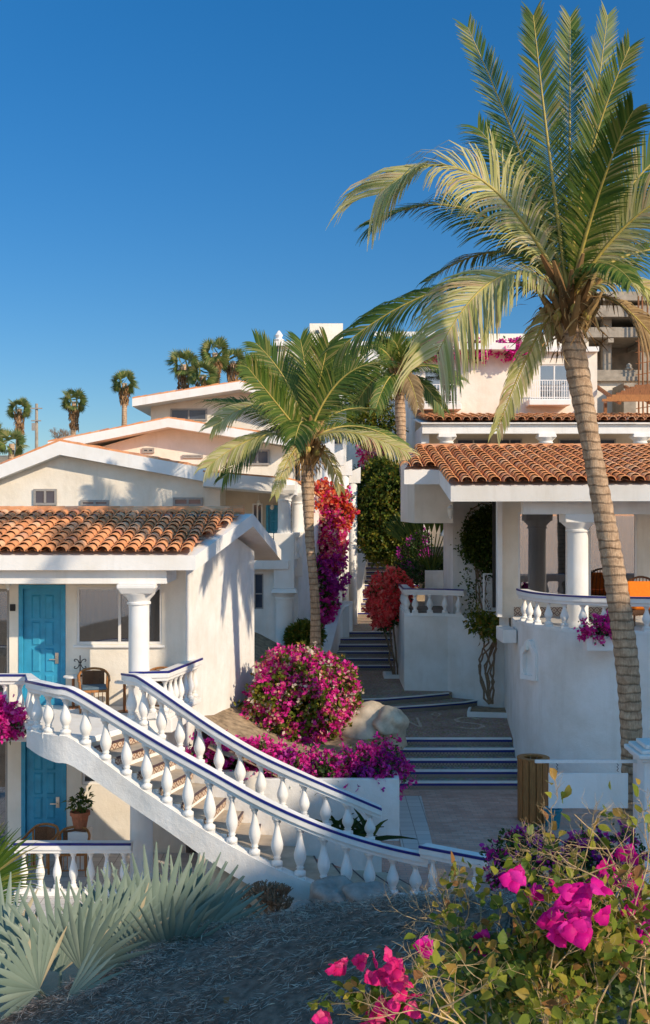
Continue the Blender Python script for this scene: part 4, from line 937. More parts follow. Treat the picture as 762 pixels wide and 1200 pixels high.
for k, d in enumerate((d1, d2)):
    window(BC, *d, Y + .05, 2, FRAMEW, GLASS, .06, True, 'balcony_door')
    a, b = ((483, 541), (620, 669))[k]; xa, xb = PX(a, Y - .8), PX(b, Y - .8)
    s = MB(); s.box(xa, xb, Y - .85, Y - .002, d[2] - .28, d[2] - .04); bs = s.build('balcony_slab', SMOOTHW, BC, bevel=.03)
    r = MB(); zt = d[2] + .75
    r.box(xa+.05, xb-.05, Y-.80, Y-.77, zt-.03, zt); r.box(xa+.05, xb-.05, Y-.80, Y-.77, d[2]+.02, d[2]+.05)
    nb = 16
    for i in range(nb + 1):
        x = xa + .06 + (xb - xa - .12) * i / nb; r.box(x-.012, x+.012, Y-.795, Y-.775, d[2]-.04, zt)
        if i < nb:
            xm = x + (xb - xa - .12) / nb / 2; r.tube([(xm + .045 * math.cos(t), Y-.785, d[2] + .4 + .11 * math.sin(t)) for t in np.linspace(0, 6.28, 9)], .009, 4)
    for x in (xa+.06, xb-.06): r.box(x-.012, x+.012, Y-.79, Y, zt-.03, zt)
    r.build('iron_railing', WHITEMETAL, bs)
# porch of building C
Yp = 41.5
m = MB(); zf = PZ(497, Yp); m.box(PX(495, Yp), 14.0, Yp, Yp + .35, PZ(508, Yp), zf); m.build('porch_beam', SMOOTHW, BC)
m = MB(); m.add([(PX(493,Yp), Yp - .15, zf), (14, Yp - .15, zf), (14, 46, zf + .55), (PX(493,Yp), 46, zf + .55), (PX(493,Yp), Yp - .15, zf+.05), (14, Yp - .15, zf+.05), (14, 46, zf + .6), (PX(493,Yp), 46, zf + .6)], [(3,2,1,0),(4,5,6,7),(0,1,5,4),(1,2,6,5),(3,7,6,2),(0,4,7,3)]); pr = m.build('porch_roof', SMOOTHW, BC)
vv = Vector((0, 4.5, .55)).normalized(); LL = 4.5
tile_field(pr, (PX(493, Yp), Yp - .25, zf + .09), (1,0,0), vv, lambda t: (.1, 14 - PX(493, Yp)), 11, .34, .42, 'roof_tiles', .15, low=True)
m = MB(); m.box(PX(497, 45), 14, 44.9, 45, 5, 9.6); m.build('porch_back_wall', BEIGE, BC)
m = MB(); m.box(PX(495, Yp), PX(504, Yp), Yp + .36, Yp + 4, 5, zf - .05); m.build('porch_pillar', SMOOTHW, BC)
for px in (524, 641, 752): column(BC, PX(px, Yp), Yp + .2, 5.5, PZ(508, Yp) - .002, .24, .28, .32, SMOOTHW)
for a, b in ((535,575),(583,612),(655,722)): window(BC, PX(a,44.8), PX(b,44.8), 7.3, PZ(514,44.8), 44.8, 2, FRAMEG, GLASSD, .06)
# unfinished building
UB = thing('unfinished_building', (14, 50, 6), 'unfinished raw concrete building with open storey at the right', 'building')
Y = 50.0
m = MB(); m.box(PX(668, Y), 22, Y, Y + .3, 6, PZ(446, Y)); m.build('lower_wall', CREAM, UB)
m = MB(); m.box(PX(680, Y), 22, Y - .15, Y + .2, PZ(446, Y) + .003, PZ(434, Y)); m.box(PX(676, Y), 22, Y - .25, Y - .152, PZ(447, Y), PZ(442, Y)); m.build('parapet', CONCRETE, UB)
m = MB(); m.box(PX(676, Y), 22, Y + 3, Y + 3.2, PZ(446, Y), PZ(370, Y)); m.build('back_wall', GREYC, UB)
m = MB()
for zc, h in ((PZ(396, Y), .45), (PZ(372, Y), .5)): m.box(PX(676, Y), 22, Y - .2, Y + 3.5, zc, zc + h)
m.box(PX(676, Y), 22, Y, Y + 4, PZ(352, Y), PZ(352, Y) + .4)
m.build('floor_slab', CONCRETE, UB)
m = MB()
for px in (684, 715, 760): m.box(PX(px, Y)-.2, PX(px, Y)+.2, Y + .5, Y + .9, PZ(446, Y), PZ(352, Y)); m.box(PX(px, Y)-.12, PX(px, Y)+.12, Y - .18, Y + 3, PZ(402, Y), PZ(397, Y))
m.build('concrete_frame', CONCRETE, UB)
m = MB()
for px in (694, 737): 
    m.lathe([(.16,0),(.2,.06),(.12,.12),(.14,.22),(.03,.32)], (PX(px, Y), Y - .05, PZ(434, Y)), 8)
m.build('finial', CONCRETE, UB)
m = MB(); m.box(PX(724, 49), PX(738, 49), 48, 49.9, 6, PZ(452, 49)); m.build('block_pier', CONCRETE, UB)
m = MB()
for i in range(3): x = PX(748 + i * 5, Y - .5); m.tube([(x, Y - .6, 10.5), (x + random.uniform(-.05,.05), Y - .6, PZ(350, Y))], .04, 6)
for i in range(9): m.tube([(PX(745, Y-.6), Y - .6, 11.0 + i * .5), (PX(762, Y-.6), Y - .6, 11.1 + i * .5)], .02, 5)
m.build('scaffold', WOODD, UB)
PG = thing('pergola', (12, 43, 9), 'wooden slatted pergola above the porch roof at the right edge', 'pergola')
for i in range(8):
    y = 43 + i * .45; z = PZ(474, 43) + i * .13 + .12; m = MB(); m.box(PX(706 + i * 5.5, y), 15.5, y, y + .10, z, z + .1); m.build('slat', WOODL if i < 3 else WOODD, PG)
m = MB(); 
for x in (11.4, 12.6, 13.8): m.bar((x, 42.9, PZ(474, 43) + .05), (x, 46.6, PZ(474, 43) + 1.1), .12, .12)
for x in (11.5, 14.2): m.bar((x, 45.5, 8.2), (x, 45.51, 10.9), .12, .12)
m.build('beam', WOODD, PG)

# ------------------------------------------------------------------ palms
def frond_mesh(acc, c, ctrl, tip, npair=60, Lm=.62, droop=.35, wd=.036, tipk=.42, face=None, twist=0, ragged=.12):
    """acc: (V list, F list) for leaflets; returns rachis points"""
    c, ctrl, tip = Vector(c), Vector(ctrl), Vector(tip); pts = []
    N = 22
    for i in range(N + 1):
        t = i / N; pts.append(c * (1-t)**2 + ctrl * 2*t*(1-t) + tip * t*t)
    V, Fq = acc
    npair = int(npair * 1.65)
    for k in range(npair):
        t = .10 + .90 * (k + .5) / npair; i = min(int(t * N), N - 1); fr = t * N - i
        p = pts[i].lerp(pts[i+1], fr); T = (pts[i+1] - pts[i]).normalized()
        up = face if face is not None else (Vector((0, 0, 1)) * (1 - abs(T.z)) + Vector((0, -1, 0)) * (.25 + .75 * abs(T.z)))
        S = T.cross(up); 
        if S.length < 1e-3: S = T.cross(Vector((0, -1, 0)))
        S.normalize(); Nn = S.cross(T).normalized()
        if twist: S2 = S * math.cos(twist) + Nn * math.sin(twist); Nn = Nn * math.cos(twist) - S * math.sin(twist); S = S2
        env = (math.sin(min(1, (t - .04) / .35) * math.pi / 2)) * (1 - tipk * max(0, (t - .65) / .35) ** 2)
        for sg in (-1, 1):
            if random.random() < ragged * .35: continue
            L = Lm * env * random.uniform(.82, 1.1); fwd = .75 + .9 * t * t + random.uniform(-.1, .1)
            d = (S * sg + T * fwd + Nn * random.uniform(.05, .25)).normalized()
            g = droop * random.uniform(.75, 1.3); w2 = wd * random.uniform(.8, 1.15)
            q = p.copy(); dd = d.copy(); base = len(V); segs = 4
            wv = T.cross(dd); wv = (T - dd * T.dot(dd)).normalized()
            for s_ in range(segs + 1):
                f = s_ / segs; ww = w2 * (math.sin(math.pi * min(.98, .12 + f * .88)) ** .6) * .5
                V.append(tuple(q + wv * ww)); V.append(tuple(q - wv * ww))
                q = q + dd * (L / segs); dd = (dd + Vector((0, 0, -1)) * g * (.25 + f) * .9).normalized()
            for s_ in range(segs): Fq.append((base+2*s_, base+2*s_+1, base+2*s_+3, base+2*s_+2))
    return pts
def coco_palm(label, trunk_pts, radii, crown, fronds, Lm, scale=1, group='coconut palms', stalk=.035, ndead=8, coconuts=True):
    T = thing('palm_tree', trunk_pts[0], label, 'palm tree', group)
    tp = densify([Vector(p) for p in trunk_pts], 6); 
    m = MB(); rr_ = np.interp(np.linspace(0, 1, len(tp) * 3), np.linspace(0, 1, len(radii)), radii)
    tp2 = [lerp_path(tp, list(np.cumsum([0] + [(b - a).length for a, b in zip(tp, tp[1:])])), f * sum((b - a).length for a, b in zip(tp, tp[1:]))) for f in np.linspace(0, 1, len(tp) * 3)]
    m.tube(tp2, [r * (1 + .05 * math.sin(i * 2.1)) for i, r in enumerate(rr_)], 14); m.build('trunk', TRUNK, T, smooth=True)
    for (ctrl, tip, kw) in fronds:
        acc = ([], []); mt = kw.pop('mat', FROND); st = kw.pop('rmat', RACHIS)
        pts = frond_mesh(acc, crown, ctrl, tip, Lm=kw.pop('Lm', Lm), **kw)
        fo = npmesh('frond', np.array(acc[0]), np.array(acc[1]), mt, T)
        r0 = stalk; mm = MB(); mm.tube(pts, [r0 * (1.25 - 1.1 * i / len(pts)) for i in range(len(pts))], 6); mm.build('stalk', st, fo, smooth=True)
    # fibrous crown heart: leaf bases
    c = Vector(crown); V = []; Fq = []
    m = MB()
    for k in range(26):
        an = k * 2.4; rr = radii[-1] * 1.1; d = Vector((math.cos(an), math.sin(an), 0)); zb = -.75 * scale + k * .035 * scale
        a = c + d * rr * .5 + Vector((0, 0, zb)); b = c + d * rr * (1.5 + .5 * random.random()) + Vector((0, 0, zb + .38 * scale)); e = b + d * .18 * scale + Vector((0, 0, .28 * scale))
        m.tube([a, b, e], [.085 * scale, .07 * scale, .03 * scale], 5)
    m.build('leaf_bases', FIBER, T)
    P0 = np.array(c) + RNG.normal(size=(260, 3)) * np.array([.26, .26, .30]) * scale + np.array([0, 0, -.25 * scale])
    leaves('fibre', P0, unit(P0 - np.array(c)) + np.array([0, 0, -.4]), .38 * scale, .035, FIBER, T, .6, -.2)['kind'] = 'stuff'
    if coconuts:
        m = MB()
        for k in range(6):
            an = k * 1.1 + .4; p = c + Vector((math.cos(an) * .3 * scale, math.sin(an) * .3 * scale - .05, -.22 * scale - .08 * (k % 2))); r = .09 * scale
            m.lathe([(.02, -r*1.2), (r*.7, -r*.9), (r, -r*.2), (r*.9, r*.5), (r*.4, r*1.0), (.01, r*1.15)], p, 8)
        m.build('coconuts', FIBER if False else RACHIS, T, smooth=True)
    return T
def F_(Yc, cx, cy, tx, ty, dy=0, **kw):
    """frond from px control and tip, with depth offset of the tip"""
    return (P(cx, cy, Yc + dy * .5), P(tx, ty, Yc + dy), kw)
Yb = 20.0; crown = P(667, 352, Yb)
big = [
 F_(Yb, 625, 200, 548, 32, .4, droop=.10, npair=70, Lm=.54, wd=.029), F_(Yb, 640, 160, 625, 18, -.3, droop=.10, npair=70, Lm=.54, wd=.029, twist=.15), F_(Yb, 668, 150, 668, 20, .7, droop=.08, npair=66, Lm=.54, wd=.029),
 F_(Yb, 690, 190, 712, 18, .3, droop=.10, npair=66, Lm=.54, wd=.029, twist=-.3), F_(Yb, 672, 200, 738, 55, -.8, droop=.16, npair=70, Lm=.54, wd=.029, mat=FROND),
 F_(Yb, 555, 120, 442, 228, -.5, droop=.95, npair=90, mat=FRONDY, Lm=1.15, tipk=0), F_(Yb, 560, 190, 438, 262, 1.3, droop=.55, npair=70, Lm=1.0),
 F_(Yb, 540, 290, 398, 408, .9, droop=.85, npair=76, Lm=1.0), F_(Yb, 585, 265, 512, 415, -1.4, droop=.95, npair=74, mat=FRONDY, Lm=1.35, tipk=.1),
 F_(Yb, 640, 350, 582, 505, .2, droop=1.0, npair=46, mat=FRONDY, Lm=.5),
 F_(Yb, 720, 210, 800, 165, .5, droop=.35, npair=66), F_(Yb, 735, 235, 820, 215, -.9, droop=.6, npair=70, mat=FRONDY), F_(Yb, 730, 270, 830, 300, .8, droop=.7, npair=66),
 F_(Yb, 740, 290, 812, 390, -.4, droop=.95, npair=70, mat=FRONDY, Lm=.75), F_(Yb, 720, 320, 790, 430, .9, droop=1.0, npair=56, mat=FRONDDEAD),
 F_(Yb, 700, 210, 742, 130, -1.6, droop=.3, npair=66, Lm=.62),
 F_(Yb, 640, 240, 560, 150, 2.4, droop=.4, npair=60), F_(Yb, 610, 250, 500, 330, 2.6, droop=.8, npair=66), F_(Yb, 700, 280, 740, 330, -2.6, droop=.8, npair=60, Lm=.55), F_(Yb, 700, 230, 760, 230, 2.5, droop=.5, npair=60)]
coco_palm('tall leaning coconut palm in front of the right-hand villa', [P(738, 1016, Yb), P(741, 900, Yb), P(735, 780, Yb), P(718, 660, Yb), P(698, 550, Yb), P(678, 440, Yb), P(669, 385, Yb), P(667, 355, Yb)], [.22, .19, .195, .21, .20, .185, .17, .21, .20], crown, big, .84, 1.0)
Ym = 30.0; crown = P(360, 518, Ym)
mid = [
 F_(Ym, 350, 450, 300, 402, .4, droop=.35), F_(Ym, 362, 440, 352, 398, .8, droop=.15), F_(Ym, 375, 440, 385, 402, -.3, droop=.15), F_(Ym, 340, 430, 310, 440, 2.0, droop=.5),
 F_(Ym, 320, 440, 250, 500, -.4, droop=.55, mat=FRONDY), F_(Ym, 315, 470, 243, 470, 1.4, droop=.5), F_(Ym, 310, 490, 242, 548, -1.0, droop=.85, mat=FRONDY), F_(Ym, 330, 470, 262, 560, 1.2, droop=.9),
 F_(Ym, 395, 430, 440, 432, .9, droop=.5), F_(Ym, 390, 420, 455, 425, -.6, droop=.45), F_(Ym, 410, 480, 470, 520, .8, droop=.8), F_(Ym, 400, 490, 478, 530, -1.2, droop=.9, mat=FRONDY),
 F_(Ym, 385, 470, 440, 480, 2.2, droop=.6), F_(Ym, 330, 480, 290, 430, -1.6, droop=.5), F_(Ym, 355, 470, 345, 520, -2.4, droop=.8), F_(Ym, 370, 450, 410, 410, 1.6, droop=.3), F_(Ym, 340, 520, 322, 580, -.8, droop=1.1, mat=FRONDY, npair=26, Lm=.4), F_(Ym, 385, 520, 400, 575, .6, droop=1.1, mat=FRONDY, npair=26, Lm=.4)]
coco_palm('slim coconut palm in the middle beside the bougainvillea-covered wall', [P(370, 765, Ym), P(369, 700, Ym), P(363, 630, Ym), P(361, 575, Ym), P(360, 545, Ym), P(360, 520, Ym)], [.16, .13, .125, .13, .18, .15], crown, mid, .78, .95)
Yt = 41.0; crown = P(468, 440, Yt)
third = [
 F_(Yt, 455, 400, 440, 400, .5, droop=.4), F_(Yt, 470, 405, 460, 398, -.3, droop=.2), F_(Yt, 485, 400, 500, 400, .5, droop=.4), F_(Yt, 500, 415, 540, 445, -.4, droop=.8), F_(Yt, 495, 405, 525, 420, 1.2, droop=.6),
 F_(Yt, 440, 410, 405, 445, -.4, droop=.8), F_(Yt, 440, 425, 415, 480, .7, droop=.9), F_(Yt, 490, 435, 520, 480, .5, droop=1.0), F_(Yt, 455, 430, 440, 480, -1.5, droop=1), F_(Yt, 480, 430, 490, 478, -1.5, droop=1, mat=FRONDDEAD), F_(Yt, 450, 395, 425, 410, -1.2, droop=.6), F_(Yt, 475, 400, 495, 405, -1.6, droop=.6)]
coco_palm('smaller coconut palm before the white balcony at upper centre', [P(474, 620, Yt), P(472, 540, Yt), P(469, 480, Yt), P(468, 442, Yt)], [.17, .15, .14, .2, .16], crown, third, .68, 1.0, coconuts=False)
def fan_leaf(V, Fq, hub, d, nrm, rad, nseg=22, spread=2.5, width=.07, droop=.25, join=.35, fold=.3):
    d = Vector(d).normalized(); s = d.cross(Vector(nrm)).normalized(); n_ = s.cross(d).normalized(); hub = Vector(hub)
    for i in range(nseg):
        a = (i + .5) / nseg * spread - spread / 2; L = rad * (1 - .18 * abs(a / spread * 2) ** 2) * random.uniform(.93, 1.05)
        t = (d * math.cos(a) + s * math.sin(a) + n_ * (.12 * abs(a))).normalized(); w0 = (s * math.cos(a) - d * math.sin(a)).normalized()
        step = spread / nseg * .56; q = hub.copy(); tt = t.copy(); base = len(V); segs = 5; g = droop * random.uniform(.6, 1.4)
        for k in range(segs + 1):
            f = k / segs; r_ = L * f; w_ = min(r_ * step, L * join * step) * (1.0 if join > .55 else .92) if f <= .55 else L * join * step * max(.05, (1 - f) / .45) ** (1 if join > .55 else .6)
            V.append(tuple(q + w0 * w_ )); V.append(tuple(q + n_ * w_ * fold * (-1 if i % 1 else 1))); V.append(tuple(q - w0 * w_))
            q = q + tt * (L / segs); tt = (tt + Vector((0, 0, -1)) * g * f * .5).normalized()
        for k in range(segs):
            b = base + 3 * k; Fq.append((b, b+1, b+4, b+3)); Fq.append((b+1, b+2, b+5, b+4))
def fan_palm(label, base, top, r, crown_r, nl=26, skirt=1.0, group='fan palms on the skyline', mat=None, trunk_mat=None):
    T = thing('fan_palm', base, label, 'palm tree', group); base, top = Vector(base), Vector(top)
    m = MB(); mid_ = base.lerp(top, .5) + Vector((random.uniform(-.1, .1), 0, 0)); m.tube([base, mid_, top], [r * 1.2, r, r * .9], 8); m.build('trunk', TRUNK, T, smooth=True)
    V, Fq = [], []
    for k in range(nl):
        an = k * 2.39996; el = math.sin(-.55 + 1.5 * (k + .5) / nl * 1.35); el = max(-.8, min(1, -.75 + 1.75 * k / nl))
        d = Vector((math.cos(an) * math.sqrt(max(.05, 1 - el * el * .9)), math.sin(an) * math.sqrt(max(.05, 1 - el * el * .9)), el)).normalized()
        st = crown_r * random.uniform(.42, .6); hub = top + d * st
        fan_leaf(V, Fq, hub, d, d.cross(Vector((random.gauss(0,1), random.gauss(0,1), random.gauss(0,1)))) + Vector((0,0,.3)), crown_r * random.uniform(.55, .75), 11, 2.6, .07, .6, .6)
    npmesh('crown', np.array(V), np.array(Fq), mat or FANFAR, T)
    if skirt:
        n = 200; t = RNG.uniform(0, 1, n); an = RNG.uniform(0, 6.28, n); rr = r + crown_r * .20 * (1 - t * .75)
        Pp = np.array(top) + np.stack([np.cos(an) * rr, np.sin(an) * rr, -t * crown_r * 1.3 * skirt - .1], 1)
        leaves('dead_skirt', Pp, np.tile([[0, 0, -1.0]], (n, 1)), crown_r * .45, crown_r * .11, SKIRT, T, .25, -.4)
    return T
sk = [(23, 480, 95, 1.15, 'leftmost fan palm on the skyline, with a brown skirt'), (87, 470, 95, 1.25, 'fan palm on the skyline between the bare shrub and the roof'), (146, 450, 92, 1.3, 'lone slender fan palm standing just left of the highest gable roof'),
      (215, 425, 78, 1.25, 'left palm of the cluster above the highest gable roof, wide dark crown'), (252, 415, 80, 1.4, 'tallest palm of the cluster above the highest gable roof'), (273, 424, 82, 1.3, 'palm right of the tallest one in the roofline cluster'), (293, 430, 84, 1.2, 'low palm of the cluster with yellowish crown near the white cornice'), (316, 420, 88, 1.25, 'last palm of the cluster, touching the white hotel block'), (238, 438, 76, 1.1, 'short palm tucked between two taller ones in the roofline cluster')]
for i, (px, py, Y, cr, lb) in enumerate(sk):
    cr *= random.uniform(.85, 1.18); t = P(px, py + random.uniform(-3, 3), Y); b = P(px + random.uniform(-6, 6), 560, Y + .2); b.z = gz(b.x, Y) - .5
    fan_palm(lb, b, t, .22, cr * .98, 30, 1.35 if px < 100 or px > 200 else .9)
for px, py, Y, lb in ((14, 520, 70, 'low leafy palm at the left edge peeking over the roofline'), (-8, 512, 72, 'palm cut by the left picture edge above the roofline')):
    t = P(px, py, Y); b = Vector((t.x, Y, gz(t.x, Y) - .3)); fan_palm(lb, b, t, .2, .95, 22, 0)
m = MB(); a = P(43, 473, 90); m.tube([(a.x, 90, 8), (a.x, 90, a.z)], [.16, .11], 8)
UP = thing('utility_pole', (a.x, 90, 8), 'grey utility pole with crossarms between two skyline palms', 'pole'); m.build('pole', CONCRETE, UP)
m = MB(); m.bar((a.x - .5, 89.85, a.z - .4), (a.x + .5, 89.85, a.z - .4), .1, .1); m.bar((a.x - .4, 89.85, a.z - 1.4), (a.x + .4, 89.85, a.z - 1.4), .1, .1); m.box(a.x-.3, a.x-.05, 89.6, 89.85, a.z-2.2, a.z-1.6); m.build('crossarm', FRAMEG, UP)
def bare_shrub(label, c, h, w_):
    T = thing('bare_shrub', (c.x, c.y, c.z), label, 'shrub'); m = MB()
    def grow(p, d, L, r, k):
        e = p + d * L; m.tube([p, e], [r, r * .7], 4, False)
        if k > 0:
            for _ in range(3): grow(e, (d + Vector((random.gauss(0, .5), random.gauss(0, .5), random.gauss(.15, .3)))).normalized(), L * .75, r * .65, k - 1)
    for _ in range(7): grow(c, Vector((random.gauss(0, .6), random.gauss(0, .5), 1)).normalized(), h * .3, .05, 4)
    m.build('branches', TWIG, T); return T
c = P(70, 540, 85); bare_shrub('leafless brownish shrub on the skyline beside the utility pole', c, 2.9, 2); c = P(118, 525, 80); bare_shrub('low leafless shrub on the skyline right of the second palm', c, 1.0, 2)
# ------------------------------------------------------------------ shrubs and flowers
def shrub(name, loc, label, cat, lobes, nleaf, leaf, LM, flowers=(), stems=None, per=6, spread=.10, group=None, shell=.7, fol='foliage', jit=.8):
    T = thing(name, loc, label, cat, group)
    Pp, D = clumped(lobes, nleaf // per, per, spread, shell); leaves(fol, Pp, D, leaf, leaf * .62, LM, T, jit)
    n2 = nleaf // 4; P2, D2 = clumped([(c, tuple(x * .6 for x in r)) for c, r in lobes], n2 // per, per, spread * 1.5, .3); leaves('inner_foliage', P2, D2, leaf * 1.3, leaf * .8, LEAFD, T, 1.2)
    for (mat, n, size, lb, sub) in flowers:
        Pc, Dc = clumped(sub or lobes, int(n * 1.9) // 5, 5, spread * .9, .93); ph = RNG.uniform(0, 6.28, 6); sc_ = .9 / max(.25, np.mean([x[1][0] for x in (sub or lobes)])) ** .6
        nz = sum(np.sin(Pc @ v * sc_ + p) for v, p in zip(np.array([[5, 2, 3], [-3, 1, 6], [1, 4, -7], [9, 3, 8], [-8, 2, 11], [13, 1, -9]]) * 1.0, ph)); kp = RNG.uniform(0, 1, len(Pc)) < np.clip(.5 + .42 * nz, .04, 1); Pc, Dc = Pc[kp], Dc[kp]
        bracts('blossom', Pc + Dc * size * .5, Dc, size, mat, T, 4)
    if stems:
        m = MB()
        for st in stems: m.tube(st[0], st[1], 6)
        m.build('stem', TWIG, T)
    return T
def lob(px, py, Y, rx, ry=None, rz=None):
    c = P(px, py, Y); return (tuple(c), (rx, ry or rx, rz or rx))
def wiggle(a, b, n=6, amp=.1):
    a, b = Vector(a), Vector(b); return [a.lerp(b, i / n) + Vector((random.gauss(0, amp), random.gauss(0, amp), 0)) * (1 if 0 < i < n else 0) for i in range(n + 1)]
# big round bougainvillea
Yv = 25.6; L1 = [lob(352, 822, Yv, 1.0, .95, .95), lob(320, 838, Yv, .58, .7, .68), lob(385, 812, Yv + .1, .55, .7, .66), lob(350, 790, Yv, .75, .7, .45), lob(342, 862, Yv - .2, .75, .6, .35)]
shrub('bougainvillea', P(350, 880, Yv), 'big round sunlit bougainvillea with magenta and cream flowers beside the boulder', 'bougainvillea', L1, 9000, .11, LEAFY,
      [(MAGMIX, 3300, .10, '', None), (MAGENTA, 2400, .10, '', None), (CREAMB, 800, .09, '', None), (LEAFY, 3600, .10, '', None)], [(wiggle(P(352, 905, Yv), P(345, 840, Yv)), [.09]*7), (wiggle(P(350, 900, Yv), P(375, 830, Yv)), [.06]*7)], group='bougainvillea bushes')
# hedge along the planter
L2 = [lob(x, 901 + (i % 2) * 5, 22.1 + .2 * (i % 3), .33, .3, .25) for i, x in enumerate(range(335, 462, 17))] + [lob(452, 890, 22.5, .24, .3, .3), lob(430, 893, 22.3, .2, .3, .26)]
shrub('bougainvillea_hedge', P(390, 915, 22.1), 'low hedge of purple-pink bougainvillea along the right half of the white planter', 'hedge', L2, 2600, .085, LEAF, [(MAGENTA, 1100, .085, '', None), (PURP, 600, .085, '', None)], group='bougainvillea bushes')
L3 = [lob(x, 897 + (i % 2) * 8, 22.3 + .2 * (i % 2), .38, .34, .42) for i, x in enumerate(range(243, 330, 16))]
shrub('bougainvillea_hedge', P(280, 920, 22.3), 'magenta bougainvillea seen through the rear stair balusters', 'hedge', L3, 1500, .085, LEAF, [(MAGENTA, 1900, .10, '', None)], group='bougainvillea bushes')
# wall-covering bougainvillea
L4 = [lob(372, 640, 39, .75, .6, 1.6), lob(362, 690, 38, .6, .6, 1.3), lob(375, 690, 39, .55, .6, 1.1), lob(374, 600, 38.5, .7, .5, .7), lob(350, 640, 38, .5, .5, 1.3), lob(392, 598, 40, .42, .6, .7)]
T4 = shrub('bougainvillea', P(385, 740, 39), 'tall bougainvillea cascading beside the middle palm, orange-red above and purple below', 'bougainvillea', L4, 9000, .13, LEAF,
      [(ORMIX, 1100, .15, '', [lob(366, 578, 37.6, .5, .4, .35), lob(386, 600, 38.4, .65, .4, .8), lob(392, 612, 38.8, .35, .4, .6)]), (LEAF, 1500, .12, '', None), (MAGMIX, 1500, .15, '', [lob(384, 628, 38.3, .5, .4, .9), lob(385, 645, 38.2, .4, .3, .6)]), (PURP, 650, .14, '', [lob(372, 682, 37.9, .85, .4, .9), lob(384, 662, 38.6, .42, .4, .7)]), (MAGENTA, 500, .14, '', [lob(370, 715, 37.8, .6, .4, .5), lob(395, 590, 39.8, .42, .4, .5)])], group='bougainvillea bushes')
# green tree at the head of the stairs
L5 = [lob(457, 600, 42, 1.1, 1.0, 1.3), lob(450, 560, 42.5, .75, .8, .7), lob(470, 640, 42, .75, .8, .8), lob(440, 630, 42, .5, .8, .8), lob(480, 585, 41.5, .6, .7, 1.0), lob(462, 572, 41.6, .8, .7, .7)]
shrub('leafy_tree', P(462, 720, 42), 'dense green tree hanging over the topmost steps', 'tree', L5, 15000, .14, LEAF, [(LEAFY, 3500, .12, '', None)], [(wiggle((P(465, 722, 42)), P(458, 620, 42), 6, .05), [.12, .11, .1, .1, .09, .08, .06]), (wiggle(P(462, 660, 42), P(478, 600, 41.8)), [.07]*7)], per=8, spread=.13)  # yellow-green leaf layer over the green stands for sunlight on the crown
L6 = [lob(482, 655, 39.5, .38, .4, .6), lob(492, 635, 39.8, .25, .4, .5), lob(474, 672, 39, .35, .4, .3)]
shrub('bougainvillea', P(482, 700, 39.5), 'shaded dark purple bougainvillea behind the small raised terrace', 'bougainvillea', L6, 1600, .12, LEAFD, [(PURP, 150, .11, '', None)], group='bougainvillea bushes')
L6 = [lob(497, 672, 37.6, .75, .5, .32), lob(518, 668, 37.8, .5, .5, .4)]
shrub('terrace_bush', P(500, 690, 37.6), 'dark green bush behind the seat wall of the raised terrace', 'shrub', L6, 1800, .11, LEAFD, [])
# red flowered standard
L7 = [lob(457, 690, 35.5, .36, .4, .42), lob(446, 697, 35.3, .22, .3, .40), lob(467, 691, 35.3, .22, .3, .38), lob(453, 722, 35.4, .24, .3, .36), lob(460, 714, 35.4, .24, .3, .4)]
shrub('flowering_tree', P(464, 795, 35.4), 'small tree with coral-red blossom on thin stems in a white kerbed bed', 'tree', L7, 3800, .11, LEAF, [(REDB, 3000, .125, '', [L7[0], L7[1], L7[2], lob(449, 712, 35.2, .3, .35, .38)])],
      [(wiggle(P(464 + k, 795, 35.4), P(455 + k * 3, 730, 35.4), 6, .03), [.035]*7) for k in (-2, 0, 2)] )
m = MB(); c = P(465, 797, 35.3); 
for a, b, c_, d in ((-.42,.42,-.4,-.32),(-.42,.42,.32,.4),(-.42,-.34,-.32,.32),(.34,.42,-.32,.32)): m.box(c.x+a, c.x+b, 35.4+c_, 35.4+d, 1.13, 1.26)
tag(m.build('planting_kerb', SMOOTHW, bevel=.01), 'low white square kerb around the stems of the red-flowered tree', 'kerb', 'white planting kerbs')
# rounded green shrub in white bowl
L8 = [lob(357, 745, 33.1, .44, .44, .36), lob(348, 748, 33, .3, .3, .3), lob(367, 745, 33, .28, .3, .3)]
pot0 = P(358, 776, 33.1)
shrub('potted_shrub', P(358, 762, 33.1), 'round yellow-green succulent shrub in a white bowl under the middle palm', 'shrub', L8, 4200, .13, LEAFY, [], spread=.05, jit=.4)
m = MB(); m.lathe([(.22,0),(.24,.03),(.34,.28),(.40,.40),(.42,.46),(.36,.46),(.34,.38)], (pot0.x, 33.1, pot0.z), 18); tag(m.build('bowl_planter', SMOOTHW, smooth=True), 'round white bowl planter holding the yellow-green shrub', 'planter')
# vine on the return wall
def ivy(path, n, spread, leaf, mat, T, name='foliage'):
    idx = RNG.uniform(0, len(path) - 1.001, n); i = idx.astype(int); f = (idx - i)[:, None]; A = np.array([list(p) for p in path]); sp = np.array(spread) if hasattr(spread, '__len__') else np.array([spread]*3)
    Pp = A[i] * (1 - f) + A[i+1] * f + RNG.normal(size=(n, 3)) * sp
    leaves(name, Pp, np.tile([[0, -1.0, .1]], (n, 1)), leaf, leaf * .6, mat, T, .8)
V = thing('climbing_vine', P(577, 822, 31.0), 'twisted climbing vine growing up the white wall beside the iron gate', 'vine')
m = MB()
for k in range(7):
    a = P(576 + random.uniform(-4, 4), 825, 30.9); b = P(566 + random.uniform(-12, 14), 780, 31.35); c = P(572 + random.uniform(-8, 12), 745, 31.45); d = P(558 + random.uniform(-8, 20), 690, 32.6)
    pts = densify([a, b, c, d, P(555 + random.uniform(-6, 18), 640, 33.0)], 5); pts = [p + Vector((random.gauss(0, .03), random.gauss(0, .02), 0)) for p in pts]
    m.tube(pts, [.034 - .024 * i / len(pts) for i in range(len(pts))], 5)
